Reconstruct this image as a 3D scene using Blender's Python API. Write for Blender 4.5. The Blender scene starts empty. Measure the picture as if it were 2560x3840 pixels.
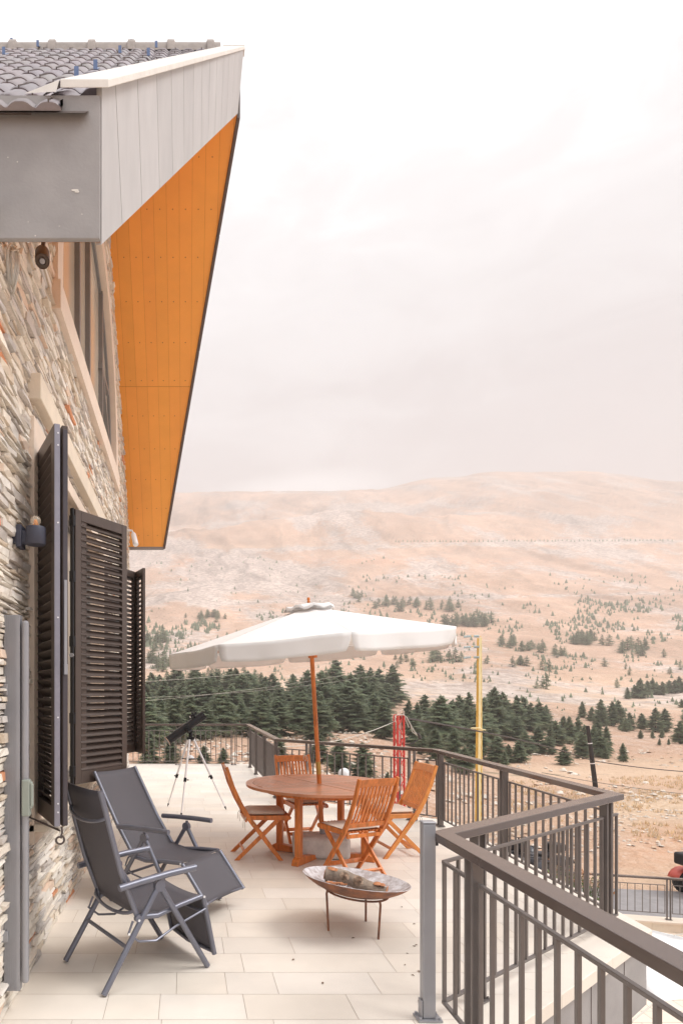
import bpy, math, random
import numpy as np
from mathutils import Vector, Matrix
R = math.radians
sc = bpy.context.scene
EYE = 1.76; F = 2400.0; CX = 693.0; CY = 2600.0      # level rising-front view, verticals stay parallel
# ------------------------------------------------------------------ camera, sky, sun, exposure
cam_d = bpy.data.cameras.new("camera"); cam = bpy.data.objects.new("camera", cam_d)
sc.collection.objects.link(cam); sc.camera = cam
cam.location = (0, 0, EYE); cam.rotation_euler = (R(90), 0, 0)
cam_d.sensor_fit = 'VERTICAL'; cam_d.sensor_height = 36; cam_d.lens = F/3840*36
cam_d.shift_x = (1280-CX)/3840; cam_d.shift_y = (CY-1920)/3840
cam_d.clip_start = 0.05; cam_d.clip_end = 9000
SUN_EL, SUN_AZ = 54, 104            # azimuth clockwise from +Y
w = bpy.data.worlds.new("World"); sc.world = w; w.use_nodes = True
nt = w.node_tree; N = nt.nodes; L = nt.links; N.clear()
out = N.new('ShaderNodeOutputWorld'); bg = N.new('ShaderNodeBackground'); L.new(bg.outputs[0], out.inputs[0])
sky = N.new('ShaderNodeTexSky'); sky.sky_type = 'NISHITA'; sky.sun_disc = False
sky.sun_elevation = R(SUN_EL); sky.sun_rotation = R(SUN_AZ)
sc1 = N.new('ShaderNodeVectorMath'); sc1.operation = 'SCALE'; sc1.inputs['Scale'].default_value = 0.09
L.new(sky.outputs[0], sc1.inputs[0])
tc = N.new('ShaderNodeTexCoord'); sep = N.new('ShaderNodeSeparateXYZ'); L.new(tc.outputs['Generated'], sep.inputs[0])
mp = N.new('ShaderNodeMapping'); mp.inputs['Scale'].default_value = (1.3, 1.3, 3.6); mp.inputs['Location'].default_value = (2.3, 0.4, 0.9)
L.new(tc.outputs['Generated'], mp.inputs[0])
nz = N.new('ShaderNodeTexNoise'); nz.inputs['Scale'].default_value = 1.5; nz.inputs['Detail'].default_value = 5; nz.inputs['Roughness'].default_value = .5
nz.inputs['Distortion'].default_value = .3
L.new(mp.outputs[0], nz.inputs['Vector'])
ma = N.new('ShaderNodeMath'); ma.operation = 'MULTIPLY_ADD'; ma.inputs[1].default_value = 0.70; ma.inputs[2].default_value = -0.275
nz2 = N.new('ShaderNodeTexNoise'); nz2.inputs['Scale'].default_value = 5.5; nz2.inputs['Detail'].default_value = 7; nz2.inputs['Roughness'].default_value = .6; nz2.inputs['Distortion'].default_value = .8
L.new(mp.outputs[0], nz2.inputs['Vector'])
mz = N.new('ShaderNodeMix'); mz.data_type = 'FLOAT'; mz.inputs[0].default_value = .38; L.new(nz.outputs[0], mz.inputs[2]); L.new(nz2.outputs[0], mz.inputs[3])
L.new(mz.outputs[0], ma.inputs[0])
ad = N.new('ShaderNodeMath'); ad.operation = 'ADD'; L.new(sep.outputs[2], ad.inputs[0]); L.new(ma.outputs[0], ad.inputs[1])
rp = N.new('ShaderNodeValToRGB'); e = rp.color_ramp.elements
e[0].position = 0.0; e[0].color = (.44, .415, .415, 1)
e[1].position = 1.0; e[1].color = (1.9, 1.9, 1.92, 1)
for p_, c_ in ((.30, (.385, .362, .364)), (.40, (.41, .39, .392)), (.46, (.45, .435, .437)), (.53, (.505, .497, .50)), (.62, (.535, .53, .535)), (.72, (.61, .61, .615)), (.84, (1.1, 1.1, 1.11))):
    q = rp.color_ramp.elements.new(p_); q.color = (*c_, 1)
rp.color_ramp.interpolation = 'B_SPLINE'
L.new(ad.outputs[0], rp.inputs[0])
# a bright gap in the cloud low over the left ridge
vd = N.new('ShaderNodeVectorMath'); vd.operation = 'SUBTRACT'; L.new(tc.outputs['Generated'], vd.inputs[0])
_d = Vector(((1150-CX)/F, 1, (CY-1835)/F)).normalized(); vd.inputs[1].default_value = tuple(_d)
vm = N.new('ShaderNodeVectorMath'); vm.operation = 'MULTIPLY'; vm.inputs[1].default_value = (11, 4, 42); L.new(vd.outputs[0], vm.inputs[0])
vl = N.new('ShaderNodeVectorMath'); vl.operation = 'LENGTH'; L.new(vm.outputs[0], vl.inputs[0])
na = N.new('ShaderNodeMath'); na.operation = 'MULTIPLY_ADD'; L.new(nz.outputs[0], na.inputs[0]); na.inputs[1].default_value = -2.2
L.new(vl.outputs['Value'], na.inputs[2])
mr = N.new('ShaderNodeMapRange'); mr.inputs['From Min'].default_value = -1.0; mr.inputs['From Max'].default_value = .1
mr.inputs['To Min'].default_value = 1; mr.inputs['To Max'].default_value = 0; mr.interpolation_type = 'SMOOTHSTEP'
L.new(na.outputs[0], mr.inputs['Value'])
m0 = N.new('ShaderNodeMix'); m0.data_type = 'RGBA'; L.new(mr.outputs[0], m0.inputs[0]); L.new(rp.outputs[0], m0.inputs[6]); m0.inputs[7].default_value = (.62, .61, .61, 1)
mx = N.new('ShaderNodeMix'); mx.data_type = 'RGBA'; mx.inputs[0].default_value = 0.94
L.new(sc1.outputs[0], mx.inputs[6]); L.new(m0.outputs[2], mx.inputs[7]); L.new(mx.outputs[2], bg.inputs[0])
bg.inputs[1].default_value = 1.0
sd = bpy.data.lights.new("sun", 'SUN'); sd.energy = 1.15; sd.angle = R(24); sd.color = (1, .97, .93)
sun = bpy.data.objects.new("sun", sd); sc.collection.objects.link(sun)
_az, _el = R(SUN_AZ), R(SUN_EL)
_v = Vector((math.sin(_az)*math.cos(_el), math.cos(_az)*math.cos(_el), math.sin(_el)))
sun.rotation_euler = _v.to_track_quat('Z', 'Y').to_euler(); sun.location = (20, 0, 40)
vs = sc.view_settings; vs.view_transform = 'Standard'; vs.look = 'None'; vs.exposure = 0.92; vs.gamma = 1
try: vs.use_curve_mapping = False
except Exception: pass
sc.cycles.volume_bounces = 1; sc.cycles.max_bounces = 6; sc.cycles.use_denoising = True
sc.cycles.caustics_reflective = False; sc.cycles.caustics_refractive = False

# ------------------------------------------------------------------ helpers
def W(px, py, D):                       # photograph position at depth D
    return Vector(((px-CX)/F*D, D, EYE-(py-CY)/F*D))

class MB:
    def __init__(s): s.v = []; s.f = []; s.c = []; s.sm = []
    def add(s, vs, fs, col=None, smooth=False, M=None):
        o = len(s.v)
        if M is not None: vs = [M @ Vector(v) for v in vs]
        s.v += [tuple(v) for v in vs]
        for f in fs: s.f.append(tuple(i+o for i in f)); s.c.append(col); s.sm.append(smooth)
        return s
    def box(s, c, d, M=None, col=None):
        x, y, z = c; a, b, h = d[0]/2, d[1]/2, d[2]/2
        vs = [(x+i*a, y+j*b, z+k*h) for k in (-1, 1) for j in (-1, 1) for i in (-1, 1)]
        return s.add(vs, [(0,2,3,1),(4,5,7,6),(0,1,5,4),(2,6,7,3),(0,4,6,2),(1,3,7,5)], col, False, M)
    def bar(s, p0, p1, w_, h_, up=(0,0,1), col=None, w1=None, h1=None):
        p0, p1 = Vector(p0), Vector(p1); d = (p1-p0).normalized(); up = Vector(up)
        sd_ = d.cross(up)
        if sd_.length < 1e-4: sd_ = d.cross(Vector((1,0,0)))
        sd_.normalize(); u = sd_.cross(d).normalized()
        w1 = w_ if w1 is None else w1; h1 = h_ if h1 is None else h1
        vs = []
        for p, ww, hh in ((p0, w_, h_), (p1, w1, h1)):
            for i, j in ((-1,-1),(1,-1),(1,1),(-1,1)): vs.append(p+sd_*i*ww/2+u*j*hh/2)
        return s.add(vs, [(0,1,2,3),(7,6,5,4),(0,4,5,1),(1,5,6,2),(2,6,7,3),(3,7,4,0)], col)
    def tube(s, pts, r, n=8, col=None, caps=True):
        pts = [Vector(p) for p in pts]; rs = r if isinstance(r, (list, tuple)) else [r]*len(pts)
        d0 = (pts[1]-pts[0]).normalized(); a = d0.orthogonal().normalized(); vs = []
        for i, p in enumerate(pts):
            d = (pts[min(i+1, len(pts)-1)]-pts[max(i-1, 0)]).normalized()
            a = (a-d*a.dot(d)).normalized(); b = d.cross(a)
            for k in range(n):
                t = 2*math.pi*k/n; vs.append(p+(a*math.cos(t)+b*math.sin(t))*rs[i])
        fs = [(i*n+k, i*n+(k+1)%n, (i+1)*n+(k+1)%n, (i+1)*n+k) for i in range(len(pts)-1) for k in range(n)]
        s.add(vs, fs, col, True)
        if caps:
            m = len(pts)-1
            s.add([vs[k] for k in range(n)], [tuple(range(n-1, -1, -1))], col)
            s.add([vs[m*n+k] for k in range(n)], [tuple(range(n))], col)
        return s
    def lathe(s, prof, n=24, M=None, col=None, smooth=True):
        vs = []; 
        for r, z in prof:
            for k in range(n):
                t = 2*math.pi*k/n; vs.append((r*math.cos(t), r*math.sin(t), z))
        fs = [(i*n+k, i*n+(k+1)%n, (i+1)*n+(k+1)%n, (i+1)*n+k) for i in range(len(prof)-1) for k in range(n)]
        return s.add(vs, fs, col, smooth, M)
    def poly(s, pts, col=None): return s.add(pts, [tuple(range(len(pts)))], col)
    def prism(s, pts2, z0, z1, col=None):       # pts2 ccw
        n = len(pts2); vs = [(x, y, z0) for x, y in pts2]+[(x, y, z1) for x, y in pts2]
        fs = [tuple(range(n-1, -1, -1)), tuple(range(n, 2*n))]+[(i, (i+1)%n, n+(i+1)%n, n+i) for i in range(n)]
        return s.add(vs, fs, col)
    def strip(s, rows, smooth=True, col=None):
        m = len(rows[0]); vs = [p for r_ in rows for p in r_]
        return s.add(vs, [(i*m+j, i*m+j+1, (i+1)*m+j+1, (i+1)*m+j) for i in range(len(rows)-1) for j in range(m-1)], col, smooth)

PINV = {}
def mesh_of(name, mb, mat):
    me = bpy.data.meshes.new(name); me.from_pydata(mb.v, [], mb.f); me.materials.append(mat)
    if any(mb.sm): me.polygons.foreach_set('use_smooth', mb.sm); 
    if any(c is not None for c in mb.c):
        at = me.color_attributes.new('tint', 'FLOAT_COLOR', 'CORNER'); arr = []
        for f, c in zip(mb.f, mb.c):
            c = c or (1, 1, 1)
            arr += [c[0], c[1], c[2], 1.0]*len(f)
        at.data.foreach_set('color', arr)
    me.update()
    return me
def obj(name, mb, mat, parent=None, bevel=0, seg=1, label=None, sharp=None, solid=0, sub=0):
    me = mesh_of(name, mb, mat)
    if any(mb.sm): me.set_sharp_from_angle(angle=R(sharp or 40))
    o = bpy.data.objects.new(name, me); sc.collection.objects.link(o)
    if parent is not None:
        o.parent = parent; o.matrix_parent_inverse = Matrix.Translation(-Vector(PINV.get(parent.name, (0, 0, 0))))
        PINV[o.name] = (0, 0, 0)
        if parent.type == 'MESH': o.matrix_parent_inverse = Matrix.Identity(4)
    if solid:
        m = o.modifiers.new('t', 'SOLIDIFY'); m.thickness = solid; m.offset = 0
    if sub:
        m = o.modifiers.new('s', 'SUBSURF'); m.levels = sub; m.render_levels = sub
    if bevel:
        m = o.modifiers.new('b', 'BEVEL'); m.width = bevel; m.segments = seg; m.limit_method = 'ANGLE'; m.angle_limit = R(35)
    if label: o['label'] = label
    return o
def thing(name, label, cat, loc=(0, 0, 0), group=None, rz=0):
    o = bpy.data.objects.new(name, None); o.empty_display_size = .1; sc.collection.objects.link(o)
    o.location = loc; o.rotation_euler = (0, 0, rz); o['label'] = label; o['category'] = cat
    if group: o['group'] = group
    PINV[o.name] = loc
    return o
def tag(o, label, cat, group=None, kind=None):
    o['label'] = label; o['category'] = cat
    if group: o['group'] = group
    if kind: o['kind'] = kind
    return o
def struct(o, kind='structure', label=None):
    o['kind'] = kind
    if label: o['label'] = label
    return o
def copy_thing(o, loc, rz=0, label=None, group=None, scale=None, depth=0, parent=None):
    c = o.copy(); sc.collection.objects.link(c)
    if parent is None:
        c.location = loc; c.rotation_euler = (0, 0, rz)
        if scale is not None: c.scale = scale
        if label: c['label'] = label
        if group: c['group'] = group
    else: c.parent = parent
    for ch in list(o.children): copy_thing(ch, None, parent=c)
    return c

def mat(name, col, rough=.6, metal=0, var=0, scale=5, bump=0, bscale=40, tint=False, col2=None, stretch=None, spec=.5, detail=6, fac=(.35, .65), randobj=0, coat=0):
    m = bpy.data.materials.new(name); m.use_nodes = True; t = m.node_tree; B = t.nodes['Principled BSDF']
    B.inputs['Roughness'].default_value = rough; B.inputs['Metallic'].default_value = metal
    B.inputs['Specular IOR Level'].default_value = spec
    if coat: B.inputs['Coat Weight'].default_value = coat; B.inputs['Coat Roughness'].default_value = .2
    tcn = t.nodes.new('ShaderNodeTexCoord'); mpn = t.nodes.new('ShaderNodeMapping'); t.links.new(tcn.outputs['Object'], mpn.inputs[0])
    if stretch: mpn.inputs['Scale'].default_value = stretch
    n1 = t.nodes.new('ShaderNodeTexNoise'); n1.inputs['Scale'].default_value = scale; n1.inputs['Detail'].default_value = detail; n1.inputs['Roughness'].default_value = .6
    t.links.new(mpn.outputs[0], n1.inputs['Vector'])
    c2 = col2 or tuple(max(0, c*(1-var)) for c in col)
    r_ = t.nodes.new('ShaderNodeValToRGB'); r_.color_ramp.elements[0].position = fac[0]; r_.color_ramp.elements[1].position = fac[1]
    r_.color_ramp.elements[0].color = (*c2, 1); r_.color_ramp.elements[1].color = (*col, 1)
    t.links.new(n1.outputs[0], r_.inputs[0]); cur = r_.outputs[0]
    if tint:
        a = t.nodes.new('ShaderNodeVertexColor'); a.layer_name = 'tint'
        mm = t.nodes.new('ShaderNodeMix'); mm.data_type = 'RGBA'; mm.blend_type = 'MULTIPLY'; mm.inputs[0].default_value = 1
        t.links.new(cur, mm.inputs[6]); t.links.new(a.outputs[0], mm.inputs[7]); cur = mm.outputs[2]
    if randobj:
        oi = t.nodes.new('ShaderNodeObjectInfo'); mrn = t.nodes.new('ShaderNodeMapRange'); mrn.inputs['To Min'].default_value = 1-randobj; mrn.inputs['To Max'].default_value = 1+randobj
        t.links.new(oi.outputs['Random'], mrn.inputs['Value']); sv = t.nodes.new('ShaderNodeVectorMath'); sv.operation = 'SCALE'
        t.links.new(cur, sv.inputs[0]); t.links.new(mrn.outputs[0], sv.inputs['Scale']); cur = sv.outputs[0]
    t.links.new(cur, B.inputs['Base Color'])
    if var or bump:
        rr = t.nodes.new('ShaderNodeMapRange'); rr.inputs['To Min'].default_value = max(.05, rough-.08); rr.inputs['To Max'].default_value = min(1, rough+.1)
        t.links.new(n1.outputs[0], rr.inputs['Value']); t.links.new(rr.outputs[0], B.inputs['Roughness'])
    if bump:
        n2 = t.nodes.new('ShaderNodeTexNoise'); n2.inputs['Scale'].default_value = bscale; n2.inputs['Detail'].default_value = 5
        t.links.new(mpn.outputs[0], n2.inputs['Vector']); bn = t.nodes.new('ShaderNodeBump'); bn.inputs['Strength'].default_value = bump; bn.inputs['Distance'].default_value = .01
        t.links.new(n2.outputs[0], bn.inputs['Height']); t.links.new(bn.outputs[0], B.inputs['Normal'])
    return m

M_ = {}
M_['stone'] = mat('stone cladding', (1, .99, .975), .85, 0, .14, 22, .5, 60, tint=True)
M_['mortar'] = mat('mortar', (.58, .52, .45), .9, 0, .2, 20, .4, 60)
M_['beige'] = mat('beige cut stone', (.80, .70, .57), .7, 0, .10, 6, .12, 80)
M_['jamb'] = mat('beige stone surround', (.80, .67, .56), .75, 0, .08, 5, .1, 60)
M_['shutter'] = mat('brown shutter paint', (.088, .064, .054), .36, 0, .12, 9, .05, 90)
M_['shutter_edge'] = mat('aluminium edge', (.30, .29, .34), .35, .5, .1, 9)
M_['cement'] = mat('cement board', (.37, .355, .355), .8, 0, .20, 2.2, .15, 60, detail=9)
M_['plank'] = mat('washed plank', (.525, .512, .515), .7, 0, .10, 3, .1, 50, tint=True, stretch=(2, 2, .5))
M_['coping'] = mat('coping stone', (.78, .74, .69), .7, 0, .10, 6, .1, 60)
M_['soffit'] = mat('orange soffit board', (.96, .405, .075), .5, 0, .06, 3, .03, 60, tint=True)
M_['darkboard'] = mat('dark brown board', (.12, .09, .08), .6, 0, .2, 6)
M_['tile'] = mat('roof tile', (.31, .27, .28), .42, 0, .25, 5, .1, 60, tint=True)
M_['ridge'] = mat('ridge mortar', (.38, .33, .30), .7, 0, .25, 9, .3, 40)
M_['snow'] = mat('blue grey metal', (.16, .22, .38), .35, .4, .2, 9)
M_['edge_blue'] = mat('blue lit aluminium edge', (.085, .075, .085), .3, .3, .1, 9)
M_['glass'] = mat('window pane', (.66, .58, .47), .10, 0, .12, 1.2, 0, 40, spec=.8)
M_['frame'] = mat('window frame', (.21, .21, .215), .4, .2, .1, 9)
M_['alu'] = mat('grey aluminium', (.36, .36, .385), .38, .35, .06, 7, 0, 40)
M_['alu_green'] = mat('grey green plastic', (.30, .33, .29), .5, 0, .1, 9)
M_['floor'] = mat('terrace tile', (.87, .79, .70), .5, 0, .15, 1.1, .05, 70, tint=True, detail=8)
M_['grout'] = mat('grout', (.60, .47, .37), .9, 0, .15, 12)
M_['rail'] = mat('brown rail paint', (.10, .072, .062), .2, .15, .04, 5, 0, 60, spec=.9)
M_['rail2'] = mat('grey brown metal', (.18, .158, .150), .36, .3, .14, 6, .04, 60)
M_['teak'] = mat('oiled teak', (.82, .25, .055), .36, 0, .42, 5, .12, 50, stretch=(5, 5, 1.2), detail=9, spec=.5)
M_['teak2'] = mat('lighter teak', (.86, .33, .085), .4, 0, .22, 4, .06, 50, stretch=(3, 3, 3))
M_['teaktop'] = mat('teak table top', (.70, .30, .155), .33, 0, .22, 5, .04, 50, tint=True, spec=.6)
M_['cushion'] = mat('beige cushion', (.80, .69, .59), .9, 0, .08, 8, .25, 220)
M_['sling'] = mat('dark sling fabric', (.105, .098, .112), .62, 0, .10, 3, .2, 420)
M_['chair_alu'] = mat('slate aluminium', (.20, .205, .25), .33, .45, .10, 7)
M_['canvas'] = mat('off white canvas', (.97, .97, .97), .9, 0, .04, 3, .12, 260)
_t = M_['canvas'].node_tree; _b = _t.nodes['Principled BSDF']; _tr = _t.nodes.new('ShaderNodeBsdfTranslucent'); _tr.inputs[0].default_value = (.86, .82, .76, 1)
_mx = _t.nodes.new('ShaderNodeMixShader'); _mx.inputs[0].default_value = .12; _t.links.new(_b.outputs[0], _mx.inputs[1]); _t.links.new(_tr.outputs[0], _mx.inputs[2]); _t.links.new(_mx.outputs[0], _t.nodes['Material Output'].inputs[0])
def translucent(m, f, c):
    t = m.node_tree; b = t.nodes['Principled BSDF']; tr = t.nodes.new('ShaderNodeBsdfTranslucent'); tr.inputs[0].default_value = (*c, 1); s_ = t.nodes.new('ShaderNodeMixShader'); s_.inputs[0].default_value = f
    t.links.new(b.outputs[0], s_.inputs[1]); t.links.new(tr.outputs[0], s_.inputs[2]); t.links.new(s_.outputs[0], t.nodes['Material Output'].inputs[0])
M_['brass'] = mat('brass', (.62, .40, .12), .3, .9, .1, 9)
M_['black'] = mat('black plastic', (.012, .012, .015), .42, 0, .2, 9, spec=.35)
M_['silver'] = mat('silver leg', (.86, .85, .87), .3, .15, .05, 9)
M_['white'] = mat('white plastic', (.80, .80, .82), .4, 0, .04, 9)
M_['lampblue'] = mat('slate lamp paint', (.055, .058, .085), .45, .1, .1, 9)
M_['concrete'] = mat('pale concrete', (.76, .73, .70), .85, 0, .2, 9, .4, 60)
M_['rust'] = mat('rusty steel', (.36, .15, .075), .7, .2, .0, 9, .3, 60, col2=(.15, .075, .055))
M_['ash'] = mat('ashy steel', (.72, .69, .71), .75, 0, .0, 16, .4, 70, col2=(.36, .29, .27))
M_['bark'] = mat('log bark', (.40, .31, .24), .85, 0, 0, 12, .7, 60, col2=(.20, .155, .12))
M_['cutwood'] = mat('raw log wood', (.62, .26, .12), .7, 0, .3, 20, .3, 60)
M_['cone'] = mat('pine cone scale', (.62, .44, .32), .8, 0, .6, 40)
M_['cable'] = mat('pale cable', (.62, .58, .52), .6, 0, .1, 9)
M_['wire'] = mat('dark cable', (.06, .05, .05), .6, 0, .1, 9)
M_['red'] = mat('red oxide paint', (.72, .065, .055), .45, 0, .2, 9)
M_['yellow'] = mat('yellow mast paint', (.92, .64, .17), .5, 0, .2, 3)
M_['yellow2'] = mat('pale yellow paint', (.96, .84, .48), .5, 0, .10, 3)
M_['insul'] = mat('glass insulator', (.55, .66, .68), .15, 0, .1, 9)
M_['blackwood'] = mat('tarred wood', (.045, .038, .036), .8, 0, .5, 14, .5, 40)
M_['rubber'] = mat('black rubber', (.045, .042, .042), .8, 0, .3, 20, .4, 90)
M_['terracotta'] = mat('terracotta plastic', (.72, .22, .13), .6, 0, .1, 6)
M_['leaf'] = mat('shrub leaf', (.10, .20, .05), .5, 0, .4, 6, 0, 40, tint=True)
M_['trunk'] = mat('tree trunk', (.13, .095, .075), .9, 0, .4, 20, .4, 30)
M_['cedar'] = mat('cedar foliage', (.31, .34, .26), .85, 0, 0, 3.5, 0, 40, col2=(.18, .22, .165), tint=True, randobj=.28)
translucent(M_['cedar'], .45, (.40, .47, .31))
M_['asphalt'] = mat('asphalt', (.30, .28, .28), .85, 0, .2, 3, .2, 60)
M_['patio'] = mat('pale patio', (.84, .72, .60), .6, 0, .10, .7, .1, 40, tint=True, detail=8)
# ------------------------------------------------------------------ terrain height (metres) as a function of direction and distance
_px = np.array([300., 700., 1100., 1400., 1650., 1900., 2200., 2560., 3200.])
_Y = {   # distance -> height of the ground in the photograph at the columns above
 8:   [3.9]*9, 18: [3.9]*9}
_D = np.array([5, 15, 19, 24, 30, 38, 46, 56, 70, 88, 110, 135, 160, 200, 260, 330, 410, 500, 620, 760, 880, 1000, 1080, 1200, 1380, 1600, 1750, 2300.])
def _z(y, D): return EYE-(np.array(y, float)-CY)/F*D
_Z = np.array([
 [-4.45]*9, [-4.3]*9, [-4.02]*9,
 [-4.3, -4.3, -4.3, -4.2, -4.0, -3.85, -3.55, -3.5, -3.4],
 [-4.2, -4.0, -4.0, -4.1, -4.1, -4.0, -3.75, -3.7, -3.6],
 list(_z([2866, 2880, 2890, 2910, 2950, 2975, 2972, 2972, 2970], 38)),
 list(_z([2815, 2825, 2835, 2860, 2905, 2930, 2932, 2930, 2930], 46)),
 list(_z([2770, 2775, 2785, 2800, 2850, 2880, 2885, 2885, 2885], 56)),
 list(_z([2735, 2738, 2742, 2755, 2785, 2835, 2845, 2843, 2840], 70)),
 list(_z([2702, 2704, 2706, 2712, 2728, 2762, 2790, 2800, 2800], 88)),
 list(_z([2668, 2668, 2668, 2672, 2682, 2700, 2728, 2745, 2745], 110)),
 list(_z([2635, 2633, 2630, 2634, 2645, 2655, 2672, 2690, 2690], 135)),
 list(_z([2600, 2596, 2590, 2596, 2607, 2618, 2632, 2640, 2640], 160)),
 list(_z([2560, 2556, 2552, 2556, 2562, 2572, 2585, 2588, 2588], 200)),
 list(_z([2495, 2492, 2490, 2492, 2498, 2502, 2515, 2515, 2515], 260)),
 list(_z([2430, 2428, 2425, 2428, 2430, 2432, 2438, 2440, 2440], 330)),
 list(_z([2355, 2355, 2350, 2350, 2352, 2355, 2360, 2362, 2362], 410)),
 list(_z([2290, 2285, 2280, 2275, 2275, 2280, 2285, 2290, 2290], 500)),
 list(_z([2215, 2205, 2195, 2190, 2190, 2195, 2205, 2215, 2215], 620)),
 list(_z([2140, 2115, 2110, 2105, 2100, 2105, 2115, 2130, 2130], 760)),
 list(_z([2085, 2055, 2030, 2020, 2018, 2018, 2026, 2035, 2035], 880)),
 list(_z([2050, 1990, 1930, 1926, 1925, 1930, 1945, 1955, 1955], 1000)),
 list(_z([2060, 2010, 1950, 1946, 1930, 1905, 1905, 1920, 1920], 1080)),
 list(_z([2010, 1985, 1955, 1945, 1910, 1868, 1868, 1885, 1885], 1200)),
 list(_z([1940, 1925, 1900, 1892, 1850, 1818, 1815, 1840, 1850], 1380)),
 list(_z([1862, 1855, 1851, 1845, 1800, 1779, 1779, 1812, 1830], 1600)),
 list(_z([1875, 1870, 1870, 1866, 1825, 1800, 1800, 1835, 1850], 1750)),
 list(_z([2150]*9, 2300))])
def _hash(ix, iy, s):
    h = (ix*374761393+iy*668265263+s*1274126177) & 0xffffffff
    h = ((h ^ (h >> 13))*1103515245) & 0xffffffff
    return ((h ^ (h >> 16)) & 0xffff)/65535.
def vnoise(x, y, s=0):
    x = np.asarray(x, float); y = np.asarray(y, float)
    ix = np.floor(x).astype(np.int64); iy = np.floor(y).astype(np.int64); fx = x-ix; fy = y-iy
    fx = fx*fx*(3-2*fx); fy = fy*fy*(3-2*fy)
    a = _hash(ix, iy, s); b = _hash(ix+1, iy, s); c = _hash(ix, iy+1, s); d = _hash(ix+1, iy+1, s)
    return (a*(1-fx)+b*fx)*(1-fy)+(c*(1-fx)+d*fx)*fy-.5
def fbm(x, y, o=4, s=0):
    t = 0; a = 1
    for k in range(o): t = t+a*vnoise(x, y, s+k); x = x*2.03+7.1; y = y*2.03+3.7; a *= .5
    return t
def height(tx, D):
    """tx = X/D"""
    tx = np.asarray(tx, float); D = np.asarray(D, float)
    px = np.clip(CX+F*tx, _px[0], _px[-1]); ld = np.log(np.clip(D, _D[0], _D[-1])); LD = np.log(_D)
    i = np.clip(np.searchsorted(LD, ld)-1, 0, len(_D)-2); f = (ld-LD[i])/(LD[i+1]-LD[i])
    i0 = np.clip(i-1, 0, len(_D)-1); i3 = np.clip(i+2, 0, len(_D)-1)
    j = np.clip(np.searchsorted(_px, px)-1, 0, len(_px)-2); g = (px-_px[j])/(_px[j+1]-_px[j]); g = g*g*(3-2*g)
    row = lambda k: _Z[k, j]*(1-g)+_Z[k, j+1]*g
    z0, z1, z2, z3 = row(i0), row(i), row(i+1), row(i3)
    m1 = (z2-z0)*.5; m2 = (z3-z1)*.5; lo = np.abs(z2-z1)*3
    m1 = np.clip(m1, -lo, lo); m2 = np.clip(m2, -lo, lo)
    h = (2*f**3-3*f**2+1)*z1+(f**3-2*f**2+f)*m1+(-2*f**3+3*f**2)*z2+(f**3-f**2)*m2
    X = tx*D; amp = np.clip((D-20)/60, 0, 1)
    far = np.clip((D-180)/250, 0, 1)
    h = h+amp*(fbm(X/28, D/28, 3, 1)*1.5*np.clip(D/150, .3, 1)+fbm(X/7, D/7, 3, 9)*.45)
    g1 = fbm(X/130, D/260, 5, 21); rid = .5-np.abs(fbm(X/55+g1*2, D/150, 4, 33))*2
    crest = 1-.8*np.exp(-((D-1600)/170)**2)
    h = h+far*crest*(g1*18*np.clip(D/900, 0, 1)-rid*np.clip(D/1000, .1, 1)*5)
    h = h+np.clip((D-19.5)/3, 0, 1)*(1-amp*.5)*fbm(X/1.7, D/1.7, 3, 5)*.16
    return h
def ground_at(px, py, dmin=20, dmax=1550):
    """point of the terrain seen at a photograph position"""
    Ds = np.exp(np.linspace(math.log(dmin), math.log(dmax), 900)); tx = (px-CX)/F
    z = height(np.full_like(Ds, tx), Ds); y = CY-(z-EYE)/Ds*F
    k = np.where(y <= py)[0]
    if len(k) == 0: return None
    D = Ds[k[0]]; return Vector((tx*D, D, float(z[k[0]])))

# ------------------------------------------------------------------ terrain mesh
NU, NV = 460, 520
tu = np.concatenate([np.linspace(-1.4, -.12, 50), np.linspace(-.11, .85, 350), np.linspace(.87, 2.2, 60)])
dv = np.exp(np.linspace(math.log(5), math.log(1900), NV))
TU, DV = np.meshgrid(tu, dv); HZ = height(TU, DV)
XX = TU*DV
me = bpy.data.meshes.new('hillside')
co = np.stack([XX, DV, HZ], -1).reshape(-1, 3)
idx = np.arange(NU*NV).reshape(NV, NU)
q = np.stack([idx[:-1, :-1], idx[:-1, 1:], idx[1:, 1:], idx[1:, :-1]], -1).reshape(-1, 4)
me.vertices.add(len(co)); me.vertices.foreach_set('co', co.ravel())
me.loops.add(q.size); me.loops.foreach_set('vertex_index', q.ravel())
me.polygons.add(len(q)); me.polygons.foreach_set('loop_start', np.arange(0, q.size, 4)); me.polygons.foreach_set('loop_total', np.full(len(q), 4))
me.polygons.foreach_set('use_smooth', np.ones(len(q), bool)); me.update(); me.validate()
# masks: R = dry grass, G = bare rock, B = red soil, A = sandy track
PX = CX+F*TU; PY = CY-(HZ-EYE)/DV*F
def bump_(x, c, s): return np.exp(-((x-c)/s)**2)
grass = np.clip(bump_(PY, 3020, 60)*np.clip((PX-2150)/150, 0, 1)+.6*bump_(DV, 175, 25)+.35*bump_(PY, 2560, 40)+.5*bump_(PY, 2860, 22)*np.clip((PX-2150)/100, 0, 1), 0, 1)
grass = np.clip(grass+fbm(XX/6, DV/6, 3, 44)*.7*grass, 0, 1)
rock = np.clip(.32+fbm(XX/60, DV/90, 5, 51)*1.1, 0, 1)*np.clip((DV-60)/100, 0, 1)
cl = 1.5*bump_(PX, 860, 120)*bump_(PY, 2150, 60)+.8*bump_(PX, 1050, 150)*bump_(PY, 2180, 60)+.8*bump_(PX, 1250, 60)*bump_(PY, 2195, 45)+.55*bump_(PX, 2150, 330)*bump_(PY, 2140, 35)
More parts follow.
